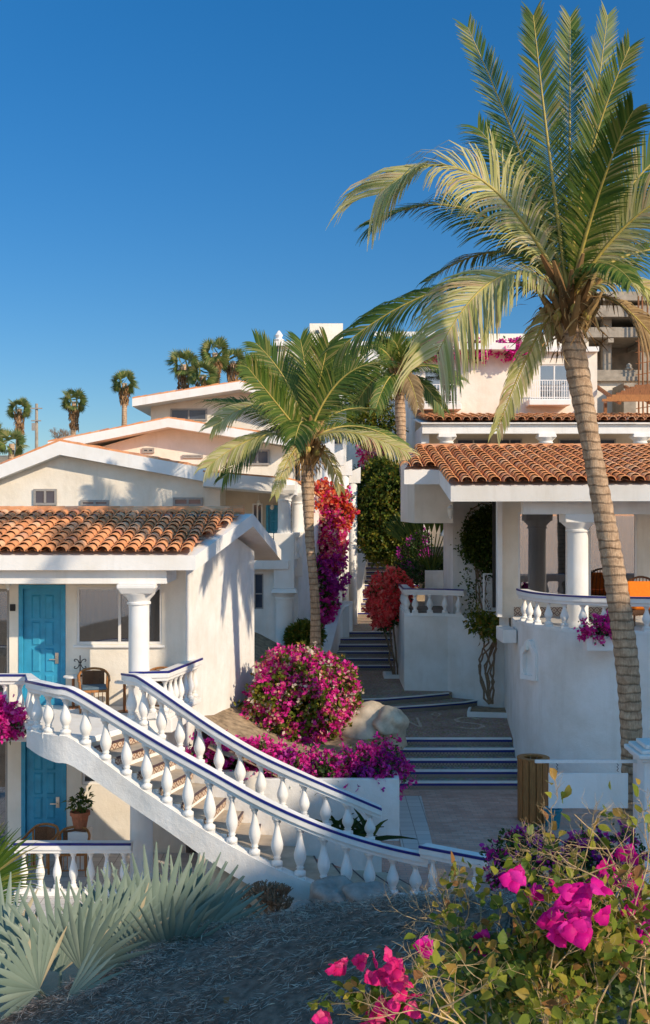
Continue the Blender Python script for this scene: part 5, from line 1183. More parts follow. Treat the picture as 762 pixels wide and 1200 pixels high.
m.tube([P(x, y, 33.2) for x, y in ((548,625),(545,610),(552,597),(565,590),(578,594),(583,606))], .018, 5)
m.build('stem', TWIG, V)
Lv = [lob(562, 625, 32.95, .46, .2, .66), lob(572, 645, 32.95, .44, .2, .78), lob(552, 640, 32.95, .3, .12, .5), lob(575, 610, 32.95, .3, .12, .45)]
Pp, D = clumped(Lv, 700, 7, .09, .4); leaves('foliage', Pp, D * .2 + np.array([0, -1, -.2]), .13, .085, LEAF, V, .7)
ivy([P(550, 670, 32.9), P(556, 700, 32.6), P(560, 735, 31.4)], 220, (.18, .08, .22), .12, LEAF, V)
Lw = [lob(574, 735, 30.4, .42, .3, .25), lob(588, 732, 29.9, .3, .3, .2), lob(562, 728, 30.6, .28, .2, .25)]
Pp, D = clumped(Lw, 130, 6, .08, .5); leaves('trailing_foliage', Pp, D + np.array([0, -.3, .2]), .17, .08, LEAFY, V, .8)
m = MB(); c = P(570, 834, 31.0); pr_ = [(c.x-.62,30.3),(c.x+.52,30.1),(c.x+.52,30.18),(c.x-.62,30.38)]
m.prism(pr_, .8, .94); m.prism([(c.x-.62,30.382),(c.x-.54,30.37),(c.x-.40,31.1),(c.x-.48,31.1)], .8, .94); tag(m.build('planting_kerb', SMOOTHW, bevel=.01), 'low white kerb at the foot of the climbing vine', 'kerb', 'white planting kerbs')
m = MB(); m.prism([(c.x-.54,30.38),(c.x+.50,30.2),(c.x+.55,31.2),(c.x-.4,31.2)], .79, .9); tag(m.build('planting_soil', SOIL), kind='structure')
# traveller-like fan leaves
TP = thing('broadleaf_palm', P(507, 690, 37.5), 'upright green palm with long leaf stalks under the dark porch wall', 'palm tree'); V_, F_2 = [], []; m = MB()
for k in range(15):
    a = -1.0 + 2.0 * k / 14; b0 = P(506, 672, 37.3) ; d = Vector((math.sin(a * .75), random.uniform(-.12, .12), math.cos(a * .75))); e = b0 + d * 1.35
    m.tube([b0, b0 + d * .7 + Vector((0,0,.05)), e], [.035, .025, .015], 5); fan_leaf(V_, F_2, e, d, (0, -1, .2), 1.1, 5, .55, .07, .3, .5)
m.build('stalk', LEAF, TP); npmesh('leaf', np.array(V_), np.array(F_2), LEAF, TP)
# roof terrace flowers, pots
L9 = [lob(x, 410, 45.6, .42, .3, .22) for x in (500, 511, 523, 560, 598, 606)]
shrub('roof_bougainvillea', P(530, 413, 45.6), 'thin line of magenta flowers along the roof terrace edge of the apartment house', 'bougainvillea', L9, 600, .14, LEAF, [(MAGENTA, 700, .15, '', None)], group='bougainvillea bushes')
m = MB(); m.box(PX(495,45.8), PX(612,45.8), 45.7, 45.9, top, PZ(409,45.8)) if False else None
L9 = [lob(436, 530, 44, .35, .3, .4), lob(442, 520, 44.5, .3, .3, .3)]
shrub('bougainvillea', P(438, 545, 44), 'small pink bougainvillea above the green tree near the stair tower', 'bougainvillea', L9, 400, .13, LEAF, [(MAGMIX, 300, .14, '', None)], group='bougainvillea bushes')
L11 = [lob(x, y, 53, .8, .7, .9) for x, y in ((408, 615), (420, 600), (432, 590), (412, 575), (428, 570))]
shrub('hillside_bush', P(420, 640, 53), 'dark green bush added in place of the shadow above the topmost steps', 'shrub', L11, 5000, .16, LEAFD, [], spread=.15)  # added bush; its dark leaves stand in for shadow here
L9 = [lob(x, y, 46, .8, .6, .7) for x, y in ((435, 470),(425,500),(448,500),(415,480),(440,450))]
shrub('hillside_bush', P(435, 540, 46), 'hazy olive bush between the two smaller palms', 'shrub', L9, 3500, .16, LEAFY, [], spread=.15)
# terrace flower boxes
FB_ = thing('flower_box', P(704, 760, 23.4), 'white window-box with magenta flowers hung on the curved terrace wall', 'planter', 'flower boxes')
m = MB(); xa, xb = PX(685, 23.3), PX(728, 23.3); z1 = PZ(744, 23.3); m.box(xa, xb, 23.1, 23.5, z1 - .32, z1); m.build('box', SMOOTHW, FB_, bevel=.02)
shrub('box_flowers', P(706, 745, 23.3), 'magenta bougainvillea spilling over the terrace wall left of the leaning palm', 'bougainvillea', [lob(704, 738, 23.2, .32, .2, .2), lob(714, 733, 23.2, .2, .2, .18)], 350, .08, LEAF, [(MAGENTA, 380, .085, '', None)], spread=.06, group='bougainvillea bushes')
FB2 = thing('flower_box', P(596, 745, 27), 'small white planter at the left end of the curved terrace wall', 'planter', 'flower boxes')
m = MB(); c = P(596, 740, 27); m.box(c.x - .24, c.x + .1, 26.4, 27.4, c.z - .22, c.z + .1); m.build('box', SMOOTHW, FB2, bevel=.02)
shrub('box_flowers', P(8, 858, 20.4), 'magenta bougainvillea at the left edge hanging over the balcony slab', 'bougainvillea', [lob(2, 843, 20.4, .3, .25, .28), lob(14, 846, 20.4, .16, .2, .2)], 260, .08, LEAF, [(MAGENTA, 420, .09, '', None)], spread=.06, group='bougainvillea bushes')
# agave behind rear rail
AG = thing('agave', P(410, 985, 21.2), 'dark green strappy plant in front of the white planter', 'plant'); V_, F_2 = [], []
for cx in (375, 405, 432):
    for k in range(9):
        a = random.uniform(-1.2, 1.2); b = P(cx + random.uniform(-5, 5), 988, 21.1 + random.uniform(-.2, .2)); d = Vector((math.sin(a), random.uniform(-.4, .4), math.cos(a) * 1.2)).normalized(); L = random.uniform(.6, 1.0); sv = d.cross(Vector((0, 1, 0))).normalized(); base_ = len(V_)
        for s_ in range(5):
            f = s_ / 4; wd_ = .055 * (1 - f ** 2) + .004; p = b + d * L * f + Vector((d.x * .25 * f * f, 0, -.28 * f * f)); V_ += [tuple(p + sv * wd_), tuple(p + Vector((0, .02, -.02))), tuple(p - sv * wd_)]
        for s_ in range(4): q = base_ + 3 * s_; F_2 += [(q, q+1, q+4, q+3), (q+1, q+2, q+5, q+4)]
npmesh('leaf', np.array(V_), np.array(F_2), LEAFD, AG)
# boulder
def rock(name, c, r, label, mat=ROCK, seed=0, flat=1, group=None):
    import bmesh
    bm = bmesh.new(); bmesh.ops.create_icosphere(bm, subdivisions=4, radius=1); rg = random.Random(seed); ph = [rg.uniform(0, 6) for _ in range(9)]
    for v in bm.verts:
        p = v.co; k = 1 + .16 * math.sin(p.x*3+ph[0]) * math.sin(p.y*2.6+ph[1]) + .10 * math.sin(p.z*5+ph[2]+p.x*3) + .05 * math.sin(p.x*9+ph[3]) * math.sin(p.z*8+ph[4]) + .03 * math.sin(p.y*17+ph[5]+p.x*13)
        q = p * k; q.z = max(q.z, -.7); v.co = Vector((q.x * r[0], q.y * r[1], q.z * r[2]))
    me = bpy.data.meshes.new(name); bm.to_mesh(me); bm.free(); me.polygons.foreach_set('use_smooth', [True] * len(me.polygons))
    o = link(name, me, mat); o.location = c; return tag(o, label, 'rock', group)
rock('boulder', P(428, 856, 26.0), (1.0, .7, .62), 'large pale boulder with sunlit top beside the round bougainvillea', ROCKT, 3)
rock('boulder', P(455, 846, 25.4), (.36, .42, .34), 'smaller pale rock at the right end of the large boulder', ROCKT, 5)
m = MB(); c = P(385, 862, 25.6); m.box(c.x - .35, c.x + .25, 25.5, 26.2, 1.1, PZ(843, 25.6)); tag(m.build('stone_block', ROCKT, bevel=.04), 'squared stone block between the bougainvillea and the boulder', 'stone')
rock('foot_rock', P(392, 1052, 17.6), (.38, .35, .34), 'grey rock at the foot of the staircase stringer', ROCK, 8, group='rocks beside the thatch')
rock('foot_rock', P(432, 1052, 17.4), (.42, .35, .24), 'grey rock under the last stair balusters', ROCK, 9, group='rocks beside the thatch')
rock('foot_rock', P(352, 1074, 17.2), (.25, .3, .2), 'small grey rock left of the rocks at the stair foot', ROCK, 10, group='rocks beside the thatch')
rock('foot_rock', P(300, 1060, 19.3), (.75, .5, .55), 'tan rock in the gap beneath the staircase', ROCKT, 12, group='rocks beside the thatch')
rock('foot_rock', P(268, 1050, 20.0), (.5, .4, .6), 'tan stone further back beneath the staircase', ROCKT, 13, group='rocks beside the thatch')
c = P(315, 1085, 17.8); bare_shrub('tangled leafless branches beneath the staircase by the thatch', c, .8, 2)
# purple flowers behind the foreground bush
L10 = [lob(x, y, 15.5, .35, .35, .3) for x, y in ((605, 1012), (625, 1003), (655, 1018), (690, 1008), (612, 1028), (720, 1003), (640, 1033))]
shrub('bougainvillea', P(640, 1040, 15.5), 'shaded purple bougainvillea in the patio below the blank sign', 'bougainvillea', L10, 2600, .07, LEAFD, [(PURP, 600, .07, '', None), (MAGENTA, 450, .07, '', None), (LEAF, 800, .06, '', None), (CREAMB, 80, .07, '', None)], spread=.07, group='bougainvillea bushes')
# ------------------------------------------------------------------ furniture and props
def rattan_chair(label, loc, rz):
    T = thing('rattan_armchair', (0, 0, 0), label, 'chair', 'rattan chairs')
    m = MB(); m.prism([(-.26,-.24),(.26,-.24),(.27,.2),(-.27,.2)], .40, .45); m.build('seat', WOODL, T, bevel=.01)
    m = MB(); m.prism([(-.24,-.25),(.24,-.25),(.25,.18),(-.25,.18)], .452, .51); m.build('cushion', CUSHION, T, bevel=.02)
    for sx, sy in ((-1,-1),(1,-1),(-1,1),(1,1)):
        m = MB(); m.tube([(sx*.27, sy*.23, 0), (sx*.27, sy*.23, .42), (sx*.28, sy*.23, .62 if sy < 0 else .7)], .022, 8); m.build('leg', WOODL, T)
    arc = [(-.29,-.25,.63),(-.30,-.05,.65),(-.29,.14,.70),(-.2,.27,.78),(0,.31,.81),(.2,.27,.78),(.29,.14,.70),(.30,-.05,.65),(.29,-.25,.63)]
    m = MB(); m.tube(densify([Vector(p) for p in arc], 3), .026, 8); m.build('arm_rail', WOODL, T, smooth=True)
    m = MB(); vs = [(x, y, z) for i in range(9) for (x, y) in [(-.22 + .055 * i, .285 - .10 * abs(i - 4) / 4)] for z in (.48, .775)]
    m.add(vs, [(2*i, 2*i+2, 2*i+3, 2*i+1) for i in range(8)]); m.build('woven_back', WICKER, T)
    m = MB()
    for i in range(7): x = -.24 + .08 * i; m.bar((x, -.245, .12), (x + .0001, -.245, .40), .015, .015)
    m.bar((-.27,-.245,.13), (.27,-.245,.13), .02, .02); m.build('front_slats', WOODL, T)
    T.location = loc; T.rotation_euler = (0, 0, rz); return T
rattan_chair('wooden armchair with blue-grey cushion on the upper landing beside the light blue door', P(110, 822, 22.2).xy.to_3d() + Vector((0,0,UF)), .25)
rattan_chair('wooden armchair mostly hidden behind the round white column', Vector((PX(184, 22.3), 22.3, UF)), -.3)
rattan_chair('wooden armchair on the lower patio before the dark blue door', Vector((PX(86, 21.5), 21.5, -.6)), .1)
rattan_chair('wooden armchair at the left of the lower patio, half behind the palm fronds', Vector((PX(48, 21.7), 21.7, -.6)), -.2)
def small_table(label, x, y, z, h=.55, r=.2):
    T = thing('side_table', (x, y, z), label, 'table', 'small side tables'); m = MB(); m.lathe([(r, 0), (r, .03)], (x, y, z + h), 20); m.build('table_top', SMOOTHW, T, bevel=.005)
    m = MB(); m.lathe([(.03, 0), (.03, h)], (x, y, z), 10); m.build('pedestal', WOODD, T); m = MB(); m.lathe([(.14, 0), (.14, .02)], (x, y, z), 14); m.build('foot', WOODD, T)
small_table('small white-topped side table between the chair and the column', PX(146, 22.1), 22.1, UF, .58)
small_table('dark small table behind the left edge of the upper armchair', PX(86, 22.55), 22.55, UF, .62)
CH = thing('iron_candelabrum', (PX(94, 22.5), 22.5, UF + .65), 'black wrought iron scroll ornament standing behind the upper armchair', 'candle holder')
m = MB(); x, z = PX(94, 22.5), UF + .65
m.lathe([(.06,0),(.06,.02),(.012,.04),(.012,.42)], (x, 22.5, z), 8)
for sx in (-1, 1):
    for sz in (-1, 1): m.tube([(x + sx * (.02 + .05 * (1 - math.cos(t))), 22.5, z + .25 + sz * (.01 + .05 * math.sin(t) + .02 * t)) for t in np.linspace(0, 4.2, 12)], .010, 5)
m.build('scroll', IRON, CH)
PP = thing('potted_plant', P(94, 985, 21.9), 'terracotta pot with small leafy plant next to the dark blue door', 'plant')
c = P(94, 972, 21.9); m = MB(); m.lathe([(.12,0),(.17,.28),(.20,.29),(.20,.36),(.17,.36),(.16,.32)], (c.x, c.y, c.z), 16); m.build('pot', TERRACOTTA, PP)
Pp, D = clumped([((c.x, c.y, c.z + .55), (.20, .18, .17))], 24, 6, .04, .4); leaves('foliage', Pp, D, .13, .06, LEAF, PP, .6)
m = MB(); m.box(c.x - .2, c.x + .2, 21.7, 22.1, -.6, c.z - .002); tag(m.build('plant_stand', SMOOTHW, bevel=.01), 'white pedestal carrying the terracotta pot on the lower patio', 'stand')
# orange lounge chair
OC = thing('lounge_chair', (PX(752, 25.6), 25.6, TF), 'wicker lounge chair with orange cushions on the right terrace', 'chair')
x, y, z = PX(757, 25.8), 25.8, TF - .01
m = MB(); m.prism([(x-.42,y-.4),(x+.42,y-.4),(x+.42,y+.35),(x-.42,y+.35)], z+.26, z+.38); 
for sx in (-1,1):
    for sy in (-1,1): m.bar((x+sx*.36,y+sy*.33,z), (x+sx*.36,y+sy*.33+.001,z+.26), .05, .05)
m.build('wicker_base', WICKER, OC, bevel=.02)
m = MB()
for i in range(14): a = math.pi * i / 13; m.tube([(x + .42*math.cos(a), y+.32, z+.38), (x + .47*math.cos(a), y+.42, z+.7), (x + .30*math.cos(a), y+.36, z+1.02 + .08*math.sin(a))], .012, 5)
m.tube([(x + .45*math.cos(a), y+.40, z+.6+.5*math.sin(a)) for a in np.linspace(0, math.pi, 16)], .025, 6); m.build('wicker_back', WICKER, OC)
m = MB(); m.box(x-.38,x+.38,y-.40,y+.22,z+.383,z+.54); m.build('seat_cushion', ORANGE, OC, bevel=.05)
m = MB(); m.add([(x-.36,y+.16,z+.545),(x+.30,y+.16,z+.545),(x+.30,y+.30,z+1.0),(x-.36,y+.30,z+1.0),(x-.36,y+.30,z+.545),(x+.30,y+.30,z+.545),(x+.30,y+.40,z+1.0),(x-.36,y+.40,z+1.0)], [(0,1,2,3),(7,6,5,4),(0,4,5,1),(1,5,6,2),(2,6,7,3),(3,7,4,0)]); m.build('back_cushion', ORANGE, OC, bevel=.05)
# wooden bin, teal bucket, sign, pillar
x, y = PX(625, 23.0), 23.0; BN = thing('slatted_bin', (x, y, 0), 'round honey-coloured wooden slat bin beside the five tiled steps', 'bin')
zt = PZ(887, y)
for k in range(14):
    a = 2 * math.pi * k / 14; cx, cy = x + .30 * math.cos(a), y + .30 * math.sin(a); s_ = MB(); t = Vector((-math.sin(a), math.cos(a), 0)) * .062; nn = Vector((math.cos(a), math.sin(a), 0)) * .018; c = Vector((cx, cy, 0))
    vs = [c - t - nn, c + t - nn, c + t + nn, c - t + nn]; s_.add([(*p.xy, .03) for p in vs] + [(*p.xy, zt - .04) for p in vs], [(3,2,1,0),(4,5,6,7),(0,1,5,4),(1,2,6,5),(2,3,7,6),(3,0,4,7)]); s_.build('slat', WOODL, BN)
m = MB(); n = 28; vs = []
for rr_, zz in ((.20, zt-.04), (.335, zt-.04), (.335, zt), (.20, zt)): vs += [(x + rr_*math.cos(2*math.pi*i/n), y + rr_*math.sin(2*math.pi*i/n), zz) for i in range(n)]
m.add(vs, [(j*n+i, j*n+(i+1)%n, ((j+1)%4)*n+(i+1)%n, ((j+1)%4)*n+i) for j in range(4) for i in range(n)]); m.build('rim', WOODL, BN)
m = MB(); m.lathe([(.25,.03),(.25,zt-.1)], (x, y, 0), 20); m.build('liner', IRON, BN)
x, y = PX(648, 22.5), 22.5; m = MB(); m.lathe([(.13,0),(.18,.36),(.195,.36),(.195,.39),(.165,.39),(.12,.04)], (x, y, .0), 18); tag(m.build('bucket', TEALP, smooth=False), 'teal plastic bucket behind the blank hanging sign', 'bucket')
Ys = 18.6; SG = thing('hanging_sign', P(690, 950, Ys), 'blank white board hanging from a white horizontal bar', 'sign')
xa, xb, z0, z1 = PX(643, Ys), PX(736, Ys), PZ(947, Ys), PZ(906, Ys)
m = MB(); m.box(xa, xb, Ys - .015, Ys + .015, z0, z1); m.build('board', SMOOTHW, SG, bevel=.004)
m = MB(); m.box(PX(627, Ys), PX(748, Ys), Ys - .02, Ys + .02, PZ(894, Ys), PZ(890.5, Ys)); m.build('bar', WHITEMETAL, SG)
for px in (653, 724): m = MB(); m.tube([(PX(px, Ys) + .012 * math.cos(t), Ys, PZ(906, Ys) + .02 + t * .009) for t in np.linspace(0, 16, 30)], .006, 4); m.build('hanger', IRON, SG)
PL = thing('gate_pillar', (PX(768, 18.4), 18.5, 0), 'white pillar with moulded cap at the right edge holding the sign bar', 'pillar')
x, y = PX(772, 18.5), 18.5; m = MB(); m.box(x-.34, x+.34, y-.34, y+.34, 0, PZ(888, y)); m.build('shaft', SMOOTHW, PL, bevel=.02)
m = MB(); zz = PZ(888, y) + .002
for k, (e, h0, h1) in enumerate(((.40, 0, .06), (.46, .062, .14), (.40, .142, .20), (.30, .202, .27))): m.box(x-e, x+e, y-e, y+e, zz + h0, zz + h1)
m.build('cap', SMOOTHW, PL, bevel=.02)
# ------------------------------------------------------------------ palapa thatch in the foreground
TH = thing('palapa_roof', (1.5, 9, 0), 'weathered grey thatched roof filling the lower foreground', 'thatched roof')
def tz(r): return 3.08 - (math.sqrt((.38 * r) ** 2 + .09) - .3)
m = MB(); n = 72; rs_ = [.02, .3, .6, 1, 1.5, 2, 2.6, 3.2, 3.8, 4.4, 4.9]; vs = []
for r in rs_:
    for i in range(n): a = 2*math.pi*i/n; vs.append((1.5 + r*math.cos(a), 9 + r*math.sin(a), tz(r) + .035*math.sin(a*9+r*4) + .03*math.sin(a*23)))
m.add(vs, [(j*n+i, (j+1)*n+i, (j+1)*n+(i+1)%n, j*n+(i+1)%n) for j in range(len(rs_)-1) for i in range(n)]); u_ = m.build('thatch_base', THATCHB, TH, smooth=True)
N = 130000; r = 4.95 * np.sqrt(RNG.uniform(0.0005, 1, N)); a = RNG.uniform(0, 2*math.pi, N)
keep = (9 + r*np.sin(a)) > 3.2; r, a = r[keep], a[keep]; N = len(r)
zz = 3.08 - (np.sqrt((.38*r)**2 + .09) - .3) + .035*np.sin(a*9+r*4) + .03*np.sin(a*23) + RNG.uniform(.0, .035, N)
Pp = np.stack([1.5 + r*np.cos(a), 9 + r*np.sin(a), zz], 1); sl_ = -.36 * np.minimum(1, r)
rad_ = np.stack([np.cos(a), np.sin(a), sl_], 1); D = unit(rad_ + RNG.normal(size=(N, 3)) * np.array([.85, .85, .30]))
Pp[:, 2] += .05 * np.sin(Pp[:, 0] * 6.1 + np.sin(Pp[:, 1] * 4)) * np.sin(Pp[:, 1] * 5.3 + 1) + .02 * np.sin(Pp[:, 0] * 17) * np.sin(Pp[:, 1] * 15)
Vv, Ff = leaf_mesh(Pp, D, np.tile([[0, 0, 1.0]], (N, 1)) + RNG.normal(size=(N, 3)) * .4, RNG.uniform(.03, .13, N), RNG.uniform(.003, .010, N), .3, .02); npmesh('straw', Vv, Ff, THATCH, TH)
k = 150; r = RNG.uniform(.5, 4.6, k); a = RNG.uniform(3.2, 6.0, k); P3 = np.stack([1.5 + r*np.cos(a), 9 + r*np.sin(a), 3.08 - (np.sqrt((.38*r)**2 + .09) - .3) + .09], 1)
leaves('fallen_leaves', P3, np.tile([[1.0, 0, 0]], (k, 1)), .07, .05, SKIRT, TH, 1.0, 0)
m = MB(); 
for i in range(6): a = math.pi * 2 * i / 6; m.tube([(1.5 + 3.6*math.cos(a), 9 + 3.6*math.sin(a), -.8), (1.5 + 3.6*math.cos(a), 9 + 3.6*math.sin(a), 1.8)], .09, 10)
m.build('post', TWIG, TH)
# ------------------------------------------------------------------ blue fan palms lower left
def blue_fan(label, c, fans, rad, mat=BLUEFAN, nseg=16, group='blue fan palms below the staircase', droop=.16):
    T = thing('fan_palm', (c[0], c[1], -.7), label, 'palm tree', group); c = Vector(c)
    m = MB(); m.tube([(c.x, c.y, -.75), (c.x + .05, c.y, c.z)], [.20, .14], 10); m.build('trunk', TRUNK, T, smooth=True)
    for (hx, hy, dY, ang, nrm, rr, sp) in fans:
        hub = P(hx - (14 if mat is BLUEFAN else 0), hy, c.y + dY); d = Vector((math.sin(R(ang)), nrm[0], math.cos(R(ang)))); V_, F_2 = [], []
        fan_leaf(V_, F_2, hub, d, Vector((nrm[1] + .45, -1, nrm[2])), rr * (.98 if mat is BLUEFAN else 1), nseg, sp, .07, droop, .55 if mat is BLUEFAN else .62, .38); fo = npmesh('leaf', np.array(V_), np.array(F_2), mat, T)
        m = MB(); m.tube([c, c.lerp(hub, .6) + Vector((0,0,.05)), hub], [.03, .022, .015], 6); m.build('stalk', LEAF if mat is not BLUEFAN else BLUEFAN, fo)
    return T
blue_fan('silvery blue fan palm at the centre of the clump with tall upright leaves', P(205, 1185, 13.2), [
 (195, 1120, 0, 3, (.15, 0, .3), 1.30, 1.9), (165, 1125, -.5, -28, (-.1, .3, .2), 1.10, 1.7), (235, 1110, .3, 35, (.2, -.2, .3), 1.15, 2.1), (215, 1130, -.9, 25, (-.35, -.2, .5), .95, 2.2), (255, 1120, .8, 62, (.1, 0, .5), 1.0, 1.9), (180, 1120, .9, -12, (.35, 0, .3), 1.2, 2.0), (225, 1110, 1.2, 20, (.3, 0, .2), 1.25, 1.8)], 1.3)
blue_fan('silvery blue fan palm in the lower left corner with leaves spreading low', P(70, 1200, 12.0), [
 (85, 1140, 0, -8, (.1, 0, .3), 1.05, 2.2), (40, 1150, -.3, -55, (0, .2, .5), .95, 2.4), (110, 1140, -.6, 30, (-.2, -.2, .4), .90, 2.2), (60, 1160, -1.0, -30, (-.5, 0, .8), .75, 2.6), (20, 1120, .6, -38, (.2, 0, .4), .95, 2.2), (130, 1130, .4, 12, (.2, 0, .3), 1.1, 1.7), (90, 1175, -1.2, 75, (-.3, 0, .8), .7, 2.2)], 1.1)
T = blue_fan('green palm with yellow-tipped fan leaves cut by the left edge', P(-55, 1080, 15.5), [(-28, 1042, 0, 42, (-.1, .1, .4), 1.15, 1.5), (-40, 1030, .2, 22, (.0, 0, .3), 1.0, 1.4), (-30, 1065, -.3, 78, (-.2, 0, .6), .8, 1.5)], 1.2, FROND, 26, 'palms at the left edge', .5)
# ------------------------------------------------------------------ foreground bougainvillea, in front of the camera terrace
LEAFF = m_island('sunlit_yellowing_leaf', [(0, (.07, .13, .015)), (.45, (.18, .22, .025)), (.75, (.34, .32, .04)), (.9, (.40, .26, .05)), (1, (.30, .13, .05))], .42, .4, .3, .2, .25, 60)
FG = thing('bougainvillea', (.45, 2.3, 4.7), 'close thorny bougainvillea with bright pink blossoms and pale twigs in the lower right corner', 'bougainvillea', 'foreground bougainvillea')
def inreg(px, py): return True
m = MB(); tips = []
def branch(p, d, L, r, k, m, tips):
    n = 4; pts = [p]; q = p.copy(); dd = d.copy()
    for i in range(n): dd = (dd + Vector((random.gauss(0, .22), random.gauss(0, .22), random.gauss(.02, .16)))).normalized(); q = q + dd * L / n; pts.append(q.copy())
    m.tube(pts, [r * (1 - .12 * i) for i in range(n + 1)], 5, False)
    for i in range(1, n + 1): tips.append((pts[i].copy(), dd.copy(), k))
    if k > 0:
        for _ in range(random.choice((2, 3))):
            i = random.randint(1, n); branch(pts[i], (dd + Vector((random.gauss(0, .7), random.gauss(0, .5), random.gauss(.05, .45)))).normalized(), L * .68, r * .66, k - 1, m, tips)
for (px, py, dx, dz) in ((580,1260,-.2,.9),(600,1250,-.1,1),(640,1240,.05,1),(690,1240,.2,1),(730,1230,.35,1),(580,1230,-.3,.8),(660,1220,-.3,1),(760,1200,-.1,1),(620,1230,.4,.8),(780,1120,-.5,.5),(700,1200,-.2,.8),(740,1150,-.2,1),(775,1110,-.5,.8),(715,1160,.1,1),(590,1190,-.25,.8),(650,1260,0,1)):
    branch(P(px, py, 2.35 + random.uniform(-.2, .25)), Vector((dx, random.uniform(-.2, .2), dz)).normalized(), .20, .0029, 5, m, tips)
m.build('twigs', TWIGL, FG)
tp = [t for t in tips if t[2] <= 2]; idx = RNG.integers(0, len(tp), 4200)
Pp = np.array([list(tp[i][0]) for i in idx]) + RNG.normal(size=(len(idx), 3)) * .010
pyy = 600 - (Pp[:, 2] - CZ) * F / Pp[:, 1]; pxx = Pp[:, 0] * F / Pp[:, 1] + 381
dens = np.clip((pyy - 985) / 130, .10, .95) * np.clip((pxx - 475) / 110, .0, 1) ** 1.2; sel = RNG.uniform(0, 1, len(Pp)) < dens; Pp = Pp[sel]
ovate('foliage', Pp, rnd_dirs(len(Pp)), .028, LEAFF, FG)
Pq = np.array([list(P(px_, py_, y_)) for px_, py_, y_ in zip(RNG.uniform(530, 790, 1900), 1100 + np.abs(RNG.normal(size=2200)) * 75, RNG.uniform(2.35, 2.8, 2200))]); ovate('inner_foliage', Pq, rnd_dirs(len(Pq)), .030, LEAF, FG)
def bloom(cpx, cpy, Y, n, spread_px, size, mat, par, name='blossom'):
    C = []; 
    for _ in range(n): C.append(list(P(cpx + random.gauss(0, spread_px), cpy + random.gauss(0, spread_px * .9), Y + random.gauss(0, .02))))
    C = np.array(C); out = np.tile([[.1, -1, .2]], (n, 1)) + RNG.normal(size=(n, 3)) * .6
    # each flower: 3 broad cupped bracts with a grid for curvature
    V, Fq = [], []
    for c, o in zip(C, unit(out)):
        o = Vector(o); a = o.cross(Vector((0, 0, 1))).normalized(); b = a.cross(o)
        for k in range(3):
            an = k * 2.094 + random.uniform(-.3, .3); d = (a * math.cos(an) + b * math.sin(an)); s_ = d.cross(o); base = len(V); L = size * random.uniform(.85, 1.15); nu, nv = 8, 6
            for i in range(nu):
                f = i / (nu - 1); w_ = L * .56 * max(.01, math.sin(math.pi * min(.995, f ** .75 * .96 + .035))) ** .8
                for j in range(nv):
                    g = j / (nv - 1) * 2 - 1; h = o * L * (.55 * f - .42 * f * f + .14 * (1 - g * g) * math.sin(f * 3) + .06 * math.sin(g * 6 + i * 1.7 + k) + .04 * math.sin(g * 13 + k * 2))
                    V.append(tuple(Vector(c) + d * L * (f * 1.1 - .10 * g * g * f) + s_ * w_ * g + h))
            for i in range(nu - 1):
                for j in range(nv - 1): q = base + i * nv + j; Fq.append((q, q+1, q+nv+1, q+nv))
    return npmesh(name, np.array(V), np.array(Fq), mat, par, smooth=True)
HOTPINK = m_island('hot_pink_bract', [(0, (.66, .006, .22)), (.6, (.80, .012, .32)), (1, (.86, .04, .42))], .5, .45, .4, .15, .2, 40)
CORALP = m_island('coral_pink_bract', [(0, (.72, .015, .16)), (.6, (.82, .03, .24)), (1, (.88, .12, .26))], .5, .45, .4, .15, .2, 40)
for args in ((676, 1068, 2.15, 11, 16, .029), (655, 1078, 2.2, 4, 9, .026), (600, 1030, 2.2, 2, 4, .025), (640, 1040, 2.3, 3, 8, .025), (735, 1030, 2.4, 6, 20, .027), (700, 1035, 2.5, 4, 12, .026), (750, 1075, 2.3, 4, 10, .027), (498, 1110, 2.2, 2, 4, .022), (560, 1112, 2.5, 3, 10, .024)): bloom(*args, HOTPINK, FG)
FG2 = thing('bougainvillea', (.1, 2.2, 4.7), 'separate low bougainvillea spray with coral-pink flowers at the bottom centre', 'bougainvillea', 'foreground bougainvillea')
m = MB(); tips = []
for (px, py, dx, dz) in ((455,1250,-.15,1),(470,1245,.05,1),(440,1250,-.4,.9),(480,1235,.2,.9)): branch(P(px, py, 2.2), Vector((dx, 0, dz)).normalized(), .12, .0032, 2, m, tips)
m.build('twigs', TWIGL, FG2)
Pp = np.array([list(t[0]) for t in tips[::2] for _ in range(3)]); Pp += RNG.normal(size=Pp.shape) * .008; ovate('foliage', Pp, rnd_dirs(len(Pp)), .028, LEAFF, FG2)
for args in ((397, 1132, 2.2, 4, 5, .021), (422, 1128, 2.2, 2, 3, .019), (440, 1142, 2.18, 3, 6, .021), (466, 1140, 2.15, 5, 8, .022), (475, 1162, 2.15, 3, 6, .022), (458, 1172, 2.15, 4, 8, .021), (430, 1180, 2.2, 3, 9, .021), (470, 1190, 2.2, 3, 8, .020), (382, 1195, 2.2, 2, 3, .019), (440, 1200, 2.2, 3, 10, .021)): bloom(*args, CORALP, FG2)
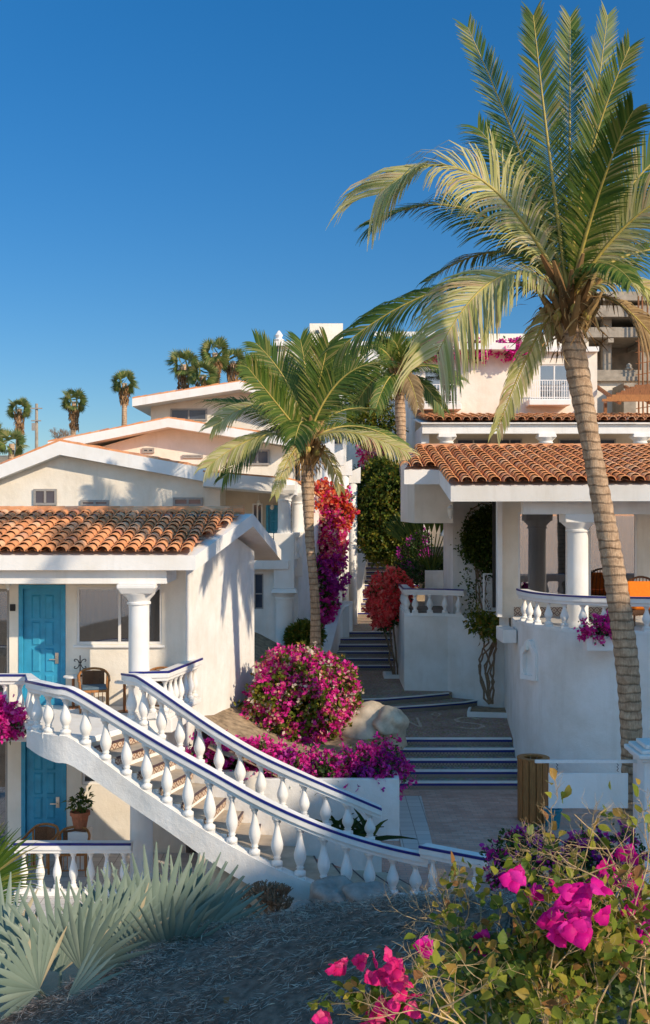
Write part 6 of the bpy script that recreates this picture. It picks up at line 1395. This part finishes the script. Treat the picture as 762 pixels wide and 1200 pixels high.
m = MB(); m.box(-3, 6, 1.5, 3.0, 3.9, 4.75); tag(m.build('terrace_planter', WHITE, bevel=.02), 'white planter trough below the foreground bougainvillea', 'planter')
m = MB(); m.box(-3.5, 6.5, -8, 1.49, 4.3, 4.6); m.box(-3.4, 6.4, 1.3, 1.48, 1, 4.29); tag(m.build('viewing_terrace', WHITE), 'white terrace floor on which the viewer stands', 'terrace')
# ------------------------------------------------------------------ unseen block added at the right to shade the patio; tall palm out of frame
NV = thing('unseen_shade_block', (36, -5, 0), 'unseen white block added outside the frame at the right to shade the patio', 'building')
def prof(x0, x1, pts, base):  # pts (y,z)
    m = MB(); n = len(pts); P_ = [(pts[0][0], base)] + pts + [(pts[-1][0], base)]
    n = len(P_); m.add([(x0, y, z) for y, z in P_] + [(x1, y, z) for y, z in P_], [tuple(range(n)), tuple(range(2*n-1, n-1, -1))] + [(i, n+i, n+(i+1)%n, (i+1)%n) for i in range(n)]); return m
prof(30, 44, [(-21.8, 25.0), (-19.0, 25.1), (-15.5, 24.3), (-13.7, 24.0), (-7.6, 22.25), (-3.9, 22.1), (1.0, 22.0), (2.75, 21.5), (5, 20.6), (7, 19.5), (10, 18)], -1).build('wall', WHITE, NV)  # roofline of the added block shaped to set the shadow edge
for y in (-18, -13, -8, -3, 2):
    for z in (5, 9, 13, 17): MB().box(29.93, 29.99, y, y + 1.8, z, z + 1.5).build('window', GLASSD, NV)  # panes only dress the added shade block
T = coco_palm('tall coconut palm outside the frame at the right, its crown shading the left roof', [(9.6, 12.0, -.6), (9.4, 12.2, 6), (9.2, 12.4, 12), (9.0, 12.5, 15.6)], [.3, .22, .2, .24], (9.0, 12.5, 15.7),
  [((9.0 + 1.9 * math.cos(a), 12.5 + 1.9 * math.sin(a), 15.7 + (1.9 if k % 2 else 1.1)), (9.0 + 3.9 * math.cos(a), 12.5 + 3.9 * math.sin(a), 15.7 + (.2 if k % 2 else -1.3)), dict(droop=.6, npair=50)) for k, a in enumerate(np.linspace(0.2, 5.4, 8))], .62, 1.0)
